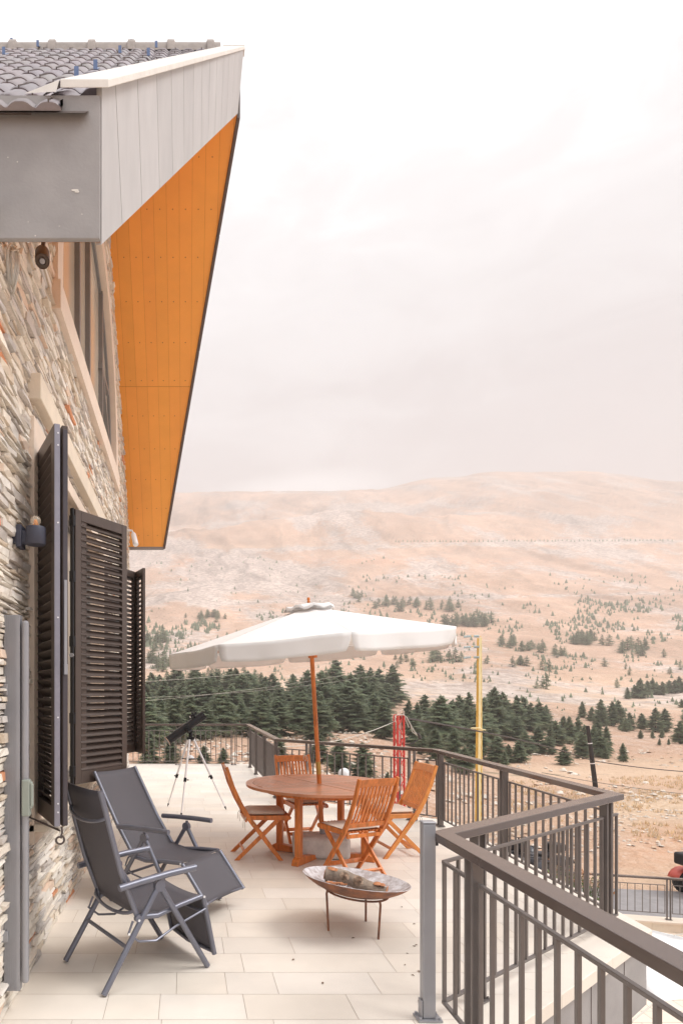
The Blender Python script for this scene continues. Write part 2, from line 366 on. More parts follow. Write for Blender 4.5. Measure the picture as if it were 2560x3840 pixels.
rock = np.clip(rock+cl*(.75+fbm(XX/40, DV/40, 3, 3))*1.1+.6*bump_(PY, 2062-.02*(PX-900), 7)+.7*bump_(PY, 2040-(PX-1300)*.01, 5)*(PX > 1500)+.6*bump_(PY, 2245-(PX-1500)*.02, 8)*(PX > 700), 0, 1)
red = np.clip(.7*bump_(PX, 1480, 420)*bump_(PY, 2105, 12)+bump_(DV, 22.5, 3)*bump_(TU, .74, .07)*.9+.3*bump_(DV, 24, 3)*bump_(TU, .57, .05)+.7*bump_(PX, 760, 110)*bump_(PY, 2120, 50)+.20*bump_(DV, 60, 35)+fbm(XX/9, DV/9, 3, 71)*.35, 0, 1)*(.6+.4*(DV < 1e9))
sand = np.clip(.45*bump_(DV, 25, 8)*(TU > .4)+bump_(PY, 2900, 42)*np.clip((PX-1750)/200, 0, 1)+bump_(PY, 3300, 45)*np.clip((PX-1900)/100, 0, 1)*.6+bump_(DV, 163, 14)*.8+bump_(PY, 2052-.01*(PX-900), 4)*.7, 0, 1)
at = me.color_attributes.new('mask', 'FLOAT_COLOR', 'POINT')
at.data.foreach_set('color', np.stack([grass, rock, red, sand], -1).astype(np.float32).ravel())
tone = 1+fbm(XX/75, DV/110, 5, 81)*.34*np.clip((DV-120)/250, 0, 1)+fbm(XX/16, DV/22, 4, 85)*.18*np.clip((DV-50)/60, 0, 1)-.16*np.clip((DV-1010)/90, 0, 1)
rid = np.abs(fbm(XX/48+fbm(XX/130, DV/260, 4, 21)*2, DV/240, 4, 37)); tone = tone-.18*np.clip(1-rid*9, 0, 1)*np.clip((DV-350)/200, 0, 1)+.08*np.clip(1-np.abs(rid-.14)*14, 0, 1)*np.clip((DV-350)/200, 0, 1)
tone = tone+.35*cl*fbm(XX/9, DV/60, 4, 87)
tone = np.clip(tone, .5, 1.35)
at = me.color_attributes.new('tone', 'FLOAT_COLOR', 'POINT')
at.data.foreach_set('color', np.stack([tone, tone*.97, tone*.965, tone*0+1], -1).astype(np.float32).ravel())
m = bpy.data.materials.new('dry hillside'); m.use_nodes = True; t = m.node_tree; B = t.nodes['Principled BSDF']; B.inputs['Roughness'].default_value = .95
B.inputs['Specular IOR Level'].default_value = .15
def nn(kind, **k):
    n = t.nodes.new(kind)
    for a, b in k.items():
        if hasattr(n, a): setattr(n, a, b)
        else: n.inputs[a].default_value = b
    return n
def lk(a, b): t.links.new(a, b)
tcn = nn('ShaderNodeTexCoord'); P = tcn.outputs['Object']
def noise(scale, detail=6, rough=.6, stretch=None):
    n = nn('ShaderNodeTexNoise', Scale=scale, Detail=detail, Roughness=rough)
    if stretch:
        mp_ = nn('ShaderNodeMapping'); mp_.inputs['Scale'].default_value = stretch; lk(P, mp_.inputs[0]); lk(mp_.outputs[0], n.inputs['Vector'])
    else: lk(P, n.inputs['Vector'])
    return n.outputs[0]
def ramp(f, stops):
    r_ = nn('ShaderNodeValToRGB'); lk(f, r_.inputs[0]); els = r_.color_ramp.elements
    els[0].position, els[0].color = stops[0][0], (*stops[0][1], 1); els[1].position, els[1].color = stops[-1][0], (*stops[-1][1], 1)
    for p_, c_ in stops[1:-1]: x_ = els.new(p_); x_.color = (*c_, 1)
    return r_.outputs[0]
def mixc(f, a, b):
    n = nn('ShaderNodeMix', data_type='RGBA'); 
    if isinstance(f, float): n.inputs[0].default_value = f
    else: lk(f, n.inputs[0])
    for s_, v_ in ((6, a), (7, b)):
        if isinstance(v_, tuple): n.inputs[s_].default_value = (*v_, 1)
        else: lk(v_, n.inputs[s_])
    return n.outputs[2]
def math_(op, a, b=None, clamp=False):
    n = nn('ShaderNodeMath', operation=op, use_clamp=clamp)
    for s_, v_ in ((0, a), (1, b)):
        if v_ is None: continue
        if isinstance(v_, (int, float)): n.inputs[s_].default_value = v_
        else: lk(v_, n.inputs[s_])
    return n.outputs[0]
vc = nn('ShaderNodeVertexColor', layer_name='mask'); sp_ = nn('ShaderNodeSeparateColor'); lk(vc.outputs[0], sp_.inputs[0])
base = ramp(noise(.05, 9, .7), [(.3, (.40, .255, .18)), (.5, (.555, .37, .265)), (.7, (.66, .49, .38))])
base = mixc(ramp(noise(.009, 8, .62, (1, .45, 1.6)), [(.42, (0, 0, 0)), (.62, (.5, .5, .5))]), base, (.70, .53, .44))
base = mixc(ramp(noise(.03, 9, .7, (1, .4, 2)), [(.55, (0, 0, 0)), (.68, (.55, .55, .55))]), base, (.31, .23, .18))
base = mixc(ramp(noise(.28, 10, .8, (1, .35, 2)), [(.50, (0, 0, 0)), (.62, (.6, .6, .6))]), base, (.40, .27, .20))
base = mixc(ramp(noise(.34, 10, .8, (1, .4, 2.4)), [(.54, (0, 0, 0)), (.64, (.7, .7, .7))]), base, (.80, .69, .60))
base = mixc(math_('MULTIPLY', noise(.9, 8, .7), .9), base, ramp(noise(2.6, 8, .8), [(.40, (.40, .22, .13)), (.50, (.60, .40, .27)), (.60, (.84, .72, .60))]))
c1 = mixc(math_('MULTIPLY', sp_.outputs[2], .6), base, ramp(noise(1.6, 7, .7), [(.35, (.66, .26, .12)), (.65, (.82, .56, .40))]))
c1 = mixc(math_('MULTIPLY', vc.outputs['Alpha'], .75), c1, (.76, .58, .42))
c1 = mixc(math_('MULTIPLY', sp_.outputs[0], .85), c1, ramp(noise(3.5, 7, .75, (1, 1, 1)), [(.35, (.62, .45, .30)), (.5, (.76, .58, .41)), (.65, (.84, .69, .53))]))
rk = ramp(noise(.22, 10, .75, (1, .6, 2.5)), [(.42, (.40, .34, .31)), (.58, (.74, .67, .61))])
thr = ramp(math_('ADD', math_('MULTIPLY', sp_.outputs[1], .75), math_('MULTIPLY', math_('SUBTRACT', noise(.10, 10, .75), .5), 1.5)), [(.30, (0, 0, 0)), (.55, (1, 1, 1))])
c1 = mixc(math_('MULTIPLY', thr, .8), c1, rk)
# small pale stones strewn over the near slopes
vo = nn('ShaderNodeTexVoronoi', Scale=4.2); lk(P, vo.inputs['Vector'])
st = ramp(vo.outputs['Distance'], [(.18, (1, 1, 1)), (.27, (0, 0, 0))])
st2 = math_('MULTIPLY', st, ramp(noise(.7, 4, .6), [(.44, (0, 0, 0)), (.56, (1, 1, 1))]))
c1 = mixc(math_('MULTIPLY', st2, math_('SUBTRACT', .75, math_('MULTIPLY', vc.outputs['Alpha'], .7), True)), c1, (.80, .72, .65))
# low dry scrub dots
vo2 = nn('ShaderNodeTexVoronoi', Scale=.24); lk(P, vo2.inputs['Vector'])
d2 = ramp(vo2.outputs['Distance'], [(.12, (1, 1, 1)), (.26, (0, 0, 0))])
c1 = mixc(math_('MULTIPLY', math_('MULTIPLY', d2, ramp(noise(.02, 4, .6), [(.40, (0, 0, 0)), (.54, (1, 1, 1))])), .6), c1, (.20, .18, .12))
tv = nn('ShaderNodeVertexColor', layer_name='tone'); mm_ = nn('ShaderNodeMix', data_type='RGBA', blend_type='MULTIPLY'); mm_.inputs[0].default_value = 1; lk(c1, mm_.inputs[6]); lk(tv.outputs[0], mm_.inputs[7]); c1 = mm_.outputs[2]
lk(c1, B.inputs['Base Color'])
bn = nn('ShaderNodeBump', Strength=.9, Distance=.25); lk(math_('ADD', noise(2.2, 8, .7), math_('MULTIPLY', noise(.15, 8, .7), 6.)), bn.inputs['Height']); lk(bn.outputs[0], B.inputs['Normal'])
me.materials.append(m)
hill = bpy.data.objects.new('hillside', me); sc.collection.objects.link(hill); hill['kind'] = 'structure'
hill['label'] = 'dry pink and ochre mountainside rising behind the terrace'
# ground behind and beside the house
g = MB()
g.poly([(-4000, -45, -4.47), (4000, -45, -4.47), (4000, 5.2, -4.47), (-4000, 5.2, -4.47)])
struct(obj('ground', g, mat('dry earth', (.60, .42, .30), .95, 0, .3, .3, .4, 3)))
# road
rd = MB(); rows = []
for k in range(40):
    X = 4+k*1.6; rows.append([(X, 16.35-.02*(X-9), -3.985), (X, 18.75+.25*math.sin(X*.7)-.02*(X-9), -3.975)])
rd.strip([list(r_) for r_ in rows]); o = obj('road', rd, M_['asphalt']); struct(o)
for v in o.data.vertices: pass

# ------------------------------------------------------------------ loose stones on the near slopes
random.seed(5)
rb = MB()
for k in range(9000):
    D = 19.4+random.random()**1.5*62; tx = random.uniform(-.12, .86)
    px = CX+F*tx
    if D > 38 and 1800 < px and random.random() < .75: continue
    if 30 < D and random.random() < .3: continue
    dens = float(fbm(np.array([tx*D/5]), np.array([D/5]), 3, 91)[0])
    if dens < -.12: continue
    z = float(height(np.array([tx]), np.array([D]))[0]); s = random.uniform(.02, .06)*(1+.8*random.random()**3)*(1+D/90)*(2.3 if D > 33 else 1.15)
    a = random.uniform(0, 3.14); M = Matrix.Translation((tx*D, D, z+s*.2))@Matrix.Rotation(a, 4, 'Z')@Matrix.Rotation(random.uniform(-.6, .6), 4, 'X')@Matrix.Diagonal((s*random.uniform(.8, 1.7), s, s*random.uniform(.45, .8), 1))
    j = lambda: random.uniform(.7, 1.1)
    vs = [(j(), 0, 0), (0, j(), 0), (-j(), 0, .1), (0, -j(), 0), (.3, .2, j()), (-.4, -.2, j()*.8)]
    c = random.choice([(1, .97, .92), (.88, .82, .76), (.98, .88, .78), (.80, .62, .48)])
    rb.add(vs, [(0, 1, 4), (1, 2, 5, 4), (2, 3, 5), (3, 0, 4, 5)], c, False, M)
o = obj('rubble', rb, mat('pale rubble', (.80, .74, .68), .9, 0, .25, 3, .4, 20, tint=True)); struct(o, 'stuff', 'pale broken stones strewn over the slope')
gr = MB()
for k in range(2200):
    D = 23+random.random()**1.2*26; tx = random.uniform(.5, .86); 
    if float(fbm(np.array([tx*D/3]), np.array([D/3]), 3, 44)[0]) < 0: continue
    z = float(height(np.array([tx]), np.array([D]))[0])
    for b_ in range(5):
        a = random.uniform(0, 6.28); h_ = random.uniform(.07, .22); x = tx*D+random.uniform(-.12, .12); y = D+random.uniform(-.12, .12); c, s_ = math.cos(a)*.03, math.sin(a)*.03
        k_ = random.choice([(1, 1, 1), (.8, .75, .7), (1.05, .95, .8)])
        gr.add([(x-c, y-s_, z), (x+c, y+s_, z), (x+random.uniform(-.08, .08), y+random.uniform(-.05, .05), z+h_)], [(0, 1, 2)], k_)
o = obj('dry_grass', gr, mat('straw', (.84, .68, .48), .9, 0, .2, 3, tint=True)); struct(o, 'stuff', 'dry yellow grass tufts on the field below')
# ------------------------------------------------------------------ the stone house
WX = -1.0; YN, YF = 3.30, 11.28                # wall plane, near and far corner
EV_N = (3.42, -.45, 4.17); AP = (7.6, .624, 8.66); EV_F = (11.54, -.39, 4.40)     # (depth, x, z) of soffit edge
def soff(y):
    return 4.17+(y-3.42)*(8.66-4.17)/(7.6-3.42) if y < 7.6 else 8.66+(y-7.6)*(4.40-8.66)/(11.54-7.6)
house = thing('stone_house', 'stone clad house with tiled gable roof, orange soffit and louvred shutters', 'house', (-3.5, 7.3, 0))
OPN = (4.30, 7.55, .93, 3.42)                   # lower window opening
AC, AZ, AR, AS = 6.94, 4.97, 2.02, 4.77        # arch centre, spring, radius, sill
def in_open(y, z, g=0):
    if OPN[0]-g < y < OPN[1]+g and OPN[2]-g < z < OPN[3]+g: return True
    if z > AS-g and (z < AZ and abs(y-AC) < AR+g or z >= AZ and (y-AC)**2+(z-AZ)**2 < (AR+g)**2): return True
    return False
random.seed(11)
bk = MB(); dy = .08; y = YN
while y < YF-1e-6:
    y1 = min(y+dy, YF); yc = (y+y1)/2; top = soff(yc)+.3; cuts = []
    if OPN[0] < yc < OPN[1]: cuts.append((OPN[2], OPN[3]))
    if abs(yc-AC) < AR: cuts.append((AS, AZ+math.sqrt(AR*AR-(yc-AC)**2)))
    z0 = -.0
    for a, b in cuts+[(top, top)]:
        if a > z0: bk.poly([(WX-.012, y, z0), (WX-.012, y1, z0), (WX-.012, y1, a), (WX-.012, y, a)])
        z0 = b
    y = y1
for yy in (YN, YF):                             # return walls
    bk.poly([(WX-.012, yy, 0), (-6, yy, 0), (-6, yy, soff(yy)+.3), (WX-.012, yy, soff(yy)+.3)])
bk.poly([(-6, YN, 0), (-6, YF, 0), (-6, YF, 4.5), (-6, 7.3, 8.9), (-6, YN, 4.3)])
wall = obj('wall', bk, M_['mortar'], house)
cl = MB(); z = .0
pal = [(.74, .69, .61), (.70, .65, .58), (.64, .59, .52), (.70, .66, .60), (.60, .55, .50), (.54, .51, .49), (.68, .61, .52), (.62, .53, .43), (.74, .70, .65), (.50, .46, .43), (.64, .60, .56), (.70, .63, .55)]
while z < 9.0:
    rh = random.choice([.022, .026, .03, .038, .045, .055])*random.uniform(.9, 1.15); y = YN-.03+random.uniform(-.2, 0)
    while y < YF:
        ln = random.uniform(.10, .38)*(1 if rh < .06 else .75); y0, y1 = max(y, YN-.03), min(y+ln, YF+.02); y += ln
        if y1-y0 < .03: continue
        # stones stop at the surrounds and under the roof
        n = max(1, int((y1-y0)/.05)); st_ = (y1-y0)/n; run = []
        for i in range(n):
            a, b = y0+i*st_, y0+(i+1)*st_
            if in_open((a+b)/2, z+rh/2, .01) or z+rh > soff((a+b)/2)+.02:
                if run: break
            else: run.append((a, b))
        if not run: continue
        a, b = run[0][0], run[-1][1]
        pr = random.uniform(.004, .030) if random.random() < .9 else random.uniform(.03, .042)
        c = random.choice(pal); f = random.uniform(1.10, 1.36); c = tuple(min(1, q_*f) for q_ in c)
        rr = random.random()
        if rr < .014: c = (.78, .36, .20)
        elif rr < .05: c = (.84, .66, .53)
        g_ = .003; j = lambda: random.uniform(-.009, .009); n = max(1, int((b-a)/.10)); x = WX
        ys = [a+g_+(b-a-2*g_)*i/n for i in range(n+1)]
        lo = [(x+pr+j(), yy, z+g_+random.uniform(0, .006)) for yy in ys]; hi = [(x+pr+j(), yy, z+rh-g_-random.uniform(0, .006)) for yy in ys]
        blo = [(x-.01, yy, z+g_) for yy in ys]; bhi = [(x-.01, yy, z+rh-g_) for yy in ys]
        cl.strip([blo, lo, hi, bhi], False, c)
        cl.add([blo[0], lo[0], hi[0], bhi[0]], [(0, 3, 2, 1)], c); cl.add([blo[-1], lo[-1], hi[-1], bhi[-1]], [(0, 1, 2, 3)], c)
        # stones round the near corner
        if a <= YN+.001:
            xx = WX
            for q_ in range(6):
                l2 = random.uniform(.12, .3); p2 = random.uniform(.005, .04)
                if z+rh < soff(YN)-.12: cl.box((xx-l2/2, YN-p2/2, z+rh/2), (l2-.006, p2+.01, rh-.006), None, random.choice(pal))
                xx -= l2
    z += rh
obj('stone_cladding', cl, M_['stone'], wall)
# --- lintel
lt = MB(); lt.box((-.955, (4.06+7.75)/2, 3.712), (.09, 7.75-4.06, .165)); obj('lintel', lt, M_['beige'], house, .004)
# --- lower window: surround, sill, frame, panes
sr = MB()
for a, b, c, d in ((4.05, 4.30, .80, 3.52), (7.55, 7.78, .80, 3.52)): sr.box((-.975, (a+b)/2, (c+d)/2), (.05, b-a, d-c))
sr.box((-.975, 5.925, 3.47), (.048, 3.25, .10))
for yy in (4.30, 7.55): sr.box((-1.10, yy+(-.01 if yy < 5 else .01), 2.17), (.20, .02, 2.5))
sr.box((-1.10, 5.92, 3.43), (.20, 3.25, .02))
win = obj('window', sr, M_['jamb'], house, .003)
sl = MB(); sl.box((-1.02, 5.925, .905), (.30, 3.75, .05)); obj('sill', sl, M_['beige'], win, .006)
fr = MB(); X = -1.14
for yy in (4.33, 5.12, 5.93, 6.73, 7.52): fr.box((X, yy, 2.17), (.06, .06, 2.48))
for zz in (.96, 3.39): fr.box((X, 5.925, zz), (.055, 3.24, .07))
for yy in (5.12, 6.73): fr.box((X+.035, yy, 2.17), (.02, .10, 2.40))
obj('frame', fr, M_['frame'], win, .003)
gl = MB(); gl.poly([(X-.01, 4.3, .93), (X-.01, 7.55, .93), (X-.01, 7.55, 3.42), (X-.01, 4.3, 3.42)]); obj('pane', gl, M_['glass'], win)
# --- arched window
def arch_pts(r, zs, n=40):
    p = [(AC-r, zs)]+[(AC-r*math.cos(math.pi*i/n), AZ+r*math.sin(math.pi*i/n)) for i in range(n+1)]+[(AC+r, zs)]
    return p
def arch_ring(mb, r0, r1, x0, x1, z0, z1, sill=True):
    a, b = arch_pts(r0, z0), arch_pts(r1, z1)
    A = lambda P_, x: [(x, q_[0], q_[1]) for q_ in P_]
    mb.strip([A(a, x0), A(a, x1), A(b, x1), A(b, x0)], False)
    if sill: mb.box(((x0+x1)/2+.012, AC, (z0+z1)/2), (abs(x1-x0)+.02, 2*r1+.02, abs(z1-z0)))
sur = MB(); arch_ring(sur, AR-.06, AR+.14, -1.07, -.945, AS+.08, AS-.14)
aw = obj('arched_window', sur, M_['jamb'], house)
fm = MB(); arch_ring(fm, AR-.14, AR-.065, -1.07, -1.02, AS+.15, AS+.085)
for k in (-.80, -.15, .9): 
    h_ = math.sqrt((AR-.1)**2-k*k); fm.box((-1.035, AC+k, (AS+.1+AZ+h_)/2), (.07, .07, AZ+h_-AS-.1))
fm.box((-1.032, AC+1.2, 5.75), (.055, .72, .07))
fm.bar((-1.028, AC+.93, 5.72), (-1.028, AC+1.70, 5.0), .06, .06)
obj('frame', fm, M_['frame'], aw)
pn = MB(); pp = arch_pts(AR-.1, AS+.1); pn.poly([(-1.05, a, b) for a, b in pp]); obj('pane', pn, M_['glass'], aw)
# --- roof tiles
TN0 = Vector((0, 3.34, 4.80)); TN1 = Vector((0, 7.6, 9.38)); TF0 = Vector((0, 11.66, 4.98))
def rake_x(y): return EV_N[1]+(y-3.42)/(7.6-3.42)*(AP[1]-EV_N[1]) if y < 7.6 else AP[1]+(y-7.6)/(EV_F[0]-7.6)*(EV_F[1]-AP[1])
prof = [(0, 0), (.008, .003), (.032, .019), (.052, .025), (.094, .025), (.114, .019), (.140, .003), (.15, 0)]
roof_root = None
def tile_slope(E0, E1, nrow, name):
    mb = MB(); d = (E1-E0); ln = d.length; d = d/ln; nrm = Vector((0, -d.z, d.y)) if d.y > 0 else Vector((0, d.z, -d.y))
    if nrm.z < 0: nrm = -nrm
    pit = ln/nrow
    for r_ in range(nrow):
        s0 = r_*pit; s1 = s0+pit+.05; off = (r_ % 2)*.15+.02; x = -6.2+off
        while True:
            ym = (E0+d*(s0+pit/2)).y; xl = rake_x(ym)-(.20 if ym > 3.7 else .21)
            if x+.1 > xl: break
            tn = random.uniform(.82, 1.08); col = (tn*random.uniform(.96, 1.03), tn*random.uniform(.96, 1.0), tn*random.uniform(.96, 1.06))
            jj = random.uniform(-.004, .004); pts = []
            for rep in (0, 1):
                for px_, pz in prof[(1 if rep else 0):]: pts.append((x+px_+rep*.15, pz))
            pts = [(min(a, xl), b) for a, b in pts]
            def row(s, lift): return [tuple(E0+d*s+nrm*(b+lift)+Vector((a, 0, 0))) for a, b in pts]
            def low(s, lift): return [tuple(E0+d*s+nrm*lift+Vector((a, 0, 0))) for a, b in pts]
            mb.strip([low(s0+.004, .0), row(s0, .010+jj*.5), row(s0+.012, .016+jj*.5), row(s1, .003)], True, col)
            # open left edge gap: dark joint made by leaving 5 mm between tiles
            x += .30
            for v_ in (): pass
        # the joint
    return mb
tl = tile_slope(TN0, TN1, 15, 'n')
roof = obj('roof', tl, M_['tile'], house, sharp=55)
obj('rear_roof_slope', tile_slope(TF0, TN1, 15, 'f'), M_['tile'], roof, sharp=55)
jn = MB(); d = (TN1-TN0).normalized(); nrm = Vector((0, -d.z, d.y)); pit = (TN1-TN0).length/15
for r_ in range(15):
    x = -6.2+(r_ % 2)*.15+.02
    while x < rake_x((TN0+d*(r_*pit+.2)).y)-.30:
        a = TN0+d*(r_*pit+.0)+nrm*.0405+Vector((x+.075, 0, 0)); b = TN0+d*(r_*pit+pit)+nrm*.026+Vector((x+.075, 0, 0))
        jn.bar(a, b, .006, .016, nrm); x += .30
obj('tile_joint', jn, M_['darkboard'], roof)
deck = MB()
for E0_, E1_ in ((TN0, TN1), (TF0, TN1)):
    rows = []
    for i in range(9):
        p = E0_.lerp(E1_, i/8); rows.append([(-6.2, p.y, p.z-.01), (rake_x(p.y)-.05, p.y, p.z-.01)])
    deck.strip(rows, False)
obj('roof_deck', deck, M_['darkboard'], roof)
rg = MB(); R0 = TN1+Vector((0, 0, -.01))
pts = lambda x, s: [(x, R0.y+s*a, R0.z+s*b-.02*(1-s)) for a, b in ((-.13, -.10), (-.105, .0), (-.06, .065), (0, .085), (.06, .065), (.105, .0), (.13, -.10))]
x = -6.2; k = 0
while x < .40:
    x1 = min(x+.465, .42); rg.strip([pts(x, 1), pts(x1, 1)], True); 
    if x1 < .40: rg.strip([pts(x1-.055, 1.0), pts(x1-.045, 1.22), pts(x1+.03, 1.22), pts(x1+.042, 1.0)], True)
    x = x1
obj('ridge_cap', rg, M_['ridge'], roof, sharp=50)
sg0 = None
for px, py in ((82, 163), (146, 183), (20, 217), (452, 210), (500, 172), (587, 187), (558, 222), (362, 281), (292, 315)):
    # place the bracket where its base meets the tile plane
    dirv = Vector(((px-CX)/F, 1, (CY-py-14)/F)); A_ = TN0; n_ = Vector((0, -d.z, d.y)); o_ = Vector((0, 0, EYE))
    tt = (A_-o_).dot(n_)/dirv.dot(n_)
    p = o_+dirv*tt; p.y = min(p.y, 7.45)
    p = A_+d*((p-A_).dot(d))+Vector((p.x, 0, 0))+n_*.05
    if p.x > rake_x(p.y)-.25: p.x = rake_x(p.y)-.26
    g_ = MB(); g_.bar(p-d*.01, p-d*.01+n_*.008+Vector((0, 0, .062)), .030, .005, (0, 1, 0)); g_.bar(p+n_*.0, p+d*.18, .028, .005, n_)
    obj('snow_guard', g_, M_['snow'], roof)
# --- soffits (planks run down the slope), fascias
sf = MB(); random.seed(3)
def rakepath(t, far):     # t 0 eave..1 apex, along the soffit edge
    a = EV_F if far else EV_N
    return Vector((a[1]+(AP[1]-a[1])*t, a[0]+(AP[0]-a[0])*t, a[2]+(AP[2]-a[2])*t))
pw = .165
def soffit_side(far):
    a = EV_F if far else EV_N; segs = [0, .47, 1.0] if far else [0, .5, 1.0]; x = -1.06; k = 0
    slope = lambda t: Vector((0, a[0]+(AP[0]-a[0])*t, a[2]+(AP[2]-a[2])*t))
    while x < .63:
        x1 = x+pw
        for i in range(2):
            t0, t1 = segs[i], segs[i+1]
            off = 0
            # clip plank [x,x1] against the slanted rake: xr(t) = a1+(AP1-a1) t
            xr = lambda t: a[1]+(AP[1]-a[1])*t
            tt = lambda xx: (xx-a[1])/(AP[1]-a[1])
            g_ = .0011; xa, xb = x+g_, x1-g_
            lo_a, lo_b = max(t0, tt(xa)), max(t0, tt(xb))
            if lo_a >= t1: continue
            pts = [(xa, t1)]
            if lo_b < t1: pts += [(xb, t1), (xb, lo_b)]
            else: pts += [(xr(t1), t1)]
            if lo_b > t0 and lo_a < t1 and lo_b > lo_a: 
                if lo_a <= t0 and xr(t0) > xa: pts += [(xr(t0), t0)]
            pts += [(xa, lo_a)]
            vs = []
            for xx, t_ in pts:
                g2 = .0016/4*(1 if t_ == t0 else (-1 if t_ == t1 else 0)); p = slope(min(1, max(0, t_+g2))); vs.append((xx, p.y, p.z))
            if len({(round(v[0], 4), round(v[1], 4)) for v in vs}) >= 3:
                c = random.uniform(.95, 1.03); sf.poly(vs, (c, c*random.uniform(.97, 1.02), c))
        x = x1
soffit_side(True); soffit_side(False)
soffit = obj('soffit', sf, M_['soffit'], house)
sb = MB()
for far in (True, False):
    a = EV_F if far else EV_N
    sb.poly([(-1.06, a[0], a[2]+.006), (a[1], a[0], a[2]+.006), (AP[1], AP[0], AP[2]+.006), (-1.06, AP[0], AP[2]+.006)])
obj('soffit_backing', sb, mat('orange joint', (.40, .13, .02), .8), soffit)
sn = MB()
for t_ in np.arange(.04, .99, .089):
    p = rakepath(t_, True); x = -1.06+.08; k = 0
    while x < p.x-.05:
        q_ = Vector((x, p.y, p.z)); nn_ = Vector((0, .73, .68)) if False else Vector((0, -.735, -.678))
        for dx in (0,): sn.tube([q_+Vector((dx, 0, 0)), q_+Vector((dx, 0, 0))+nn_*-.0+Vector((0, -.003, -.004))], .007, 6)
        x += pw; k += 1
obj('nail', sn, mat('nail head', (.30, .11, .03), .6), soffit)
# near rake fascia of washed planks, slightly leaning seams
rf = MB(); ts = [0, .045, .13, .22, .30, .38, .45, .52, .59, .66, .73, .80, .87, .935, 1.0]
top = lambda t: Vector((-.44+(.70+.44)*t, 3.40+(7.6-3.40)*t, 4.995+(9.40-4.995)*t))
bot = lambda t: rakepath(t, False)+Vector((.006, -.0, -.012))
for a, b in zip(ts[:-1], ts[1:]):
    sh = lambda t: min(1, max(0, t+.030*(1 if 0 < t < 1 else 0)))
    g_ = .0007; c = random.uniform(.96, 1.03)
    p = [bot(sh(a)+g_), bot(sh(b)-g_), top(b-g_), top(a+g_)]; q_ = [v+Vector((-.03, .008, 0)) for v in p]
    rf.add(p+q_, [(0, 1, 2, 3), (4, 7, 6, 5), (0, 4, 5, 1), (3, 2, 6, 7), (0, 3, 7, 4), (1, 5, 6, 2)], (c, c*.995, c*.99))
rakeb = obj('rake_fascia', rf, M_['plank'], house)
ff = MB()
segs = [0, .125, .35, .56, .80, 1.0]
for a, b in zip(segs[:-1], segs[1:]):
    A, Bp = rakepath(a+.002, True)+Vector((.002, .002, 0)), rakepath(b-.002, True)+Vector((.002, .002, 0)); up = Vector((0, 0, .80)); dn = Vector((0, 0, -.045)); o_ = Vector((.035, .008, 0))
    p = [A+dn, Bp+dn, Bp+up, A+up]; q_ = [v+o_ for v in p]
    ff.add(p+q_, [(0, 3, 2, 1), (4, 5, 6, 7), (0, 1, 5, 4), (3, 7, 6, 2), (0, 4, 7, 3), (1, 2, 6, 5)])
obj('rear_rake_fascia', ff, M_['darkboard'], house)
fe = MB(); fe.box((-3.3, 3.405, 4.55), (5.70, .03, .76)); obj('eave_fascia', fe, M_['cement'], house, .003)
fb = MB(); fb.box((-3.3, EV_F[0]+.02, EV_F[2]+.30), (5.85, .03, .70)); obj('rear_eave_fascia', fb, M_['cement'], house, .003)
fg = MB(); fg.box((-3.50, 3.385, 4.838), (5.38, .035, .028)); obj('eave_shadow_strip', fg, M_['darkboard'], house)  # dark strip standing in for the shadow under the lowest tiles
cpn = MB()
cA, cB = Vector((0, 3.36, 4.985)), Vector((0, 7.62, 9.47)); n_ = Vector((0, -.725, .689))
L_ = lambda t: Vector((-.655+(.46+.655)*t, 0, 0)); R_ = lambda t: Vector((-.40+(.715+.40)*t, 0, 0))
for t0, t1 in ((0, .24), (.24, .5), (.5, .76), (.76, 1)):
    g_ = .0006; a, b = t0+g_, t1-g_; A, Bp = cA.lerp(cB, a), cA.lerp(cB, b)
    p = [A+L_(a), A+R_(a), Bp+R_(b), Bp+L_(b)]; q_ = [v+Vector((0, 0, -.045)) for v in p]
    cpn.add(p+q_, [(0, 1, 2, 3), (4, 7, 6, 5), (0, 4, 5, 1), (2, 6, 7, 3), (0, 3, 7, 4), (1, 5, 6, 2)])
cpn.poly([(-.655, 3.358, 4.975), (-.80, 3.50, 5.01), (-.655, 3.9, 5.50)]); cpn.add([(-.655, 3.352, 4.975), (-.67, 3.34, 4.90), (-.86, 3.44, 4.985)], [(0, 1, 2)])
cpn.box((.585, 7.66, 9.45), (.26, .10, .05))
obj('rake_coping', cpn, M_['coping'], house, .003)
# splash and dirt spots on the cement board
sp = MB(); random.seed(8)
for px, py, w_, h_ in ((283, 713, 34, 10), (290, 719, 20, 8), (308, 803, 7, 3), (107, 832, 4, 4), (133, 884, 5, 6), (107, 909, 8, 3), (223, 848, 4, 4), (66, 607, 5, 4), (31, 590, 4, 4)):
    D = 3.388; c = W(px, py, D); sp.add([(c.x+math.cos(a)*w_/2/F*D*random.uniform(.7, 1.1), D, c.z+math.sin(a)*h_/2/F*D*random.uniform(.7, 1.1)) for a in np.linspace(0, 6.28, 11)[:-1]], [tuple(range(10))])
obj('paint_splash', sp, M_['coping'], house)
# downpipe
dp = MB(); dp.tube([(-1.03, 3.255, 4.15), (-1.03, 3.255, 3.2)], .025, 10); dp.tube([(-1.03, 3.255, 3.205), (-1.03, 3.25, 3.10)], .018, 10)
obj('downpipe', dp, M_['alu'], house)
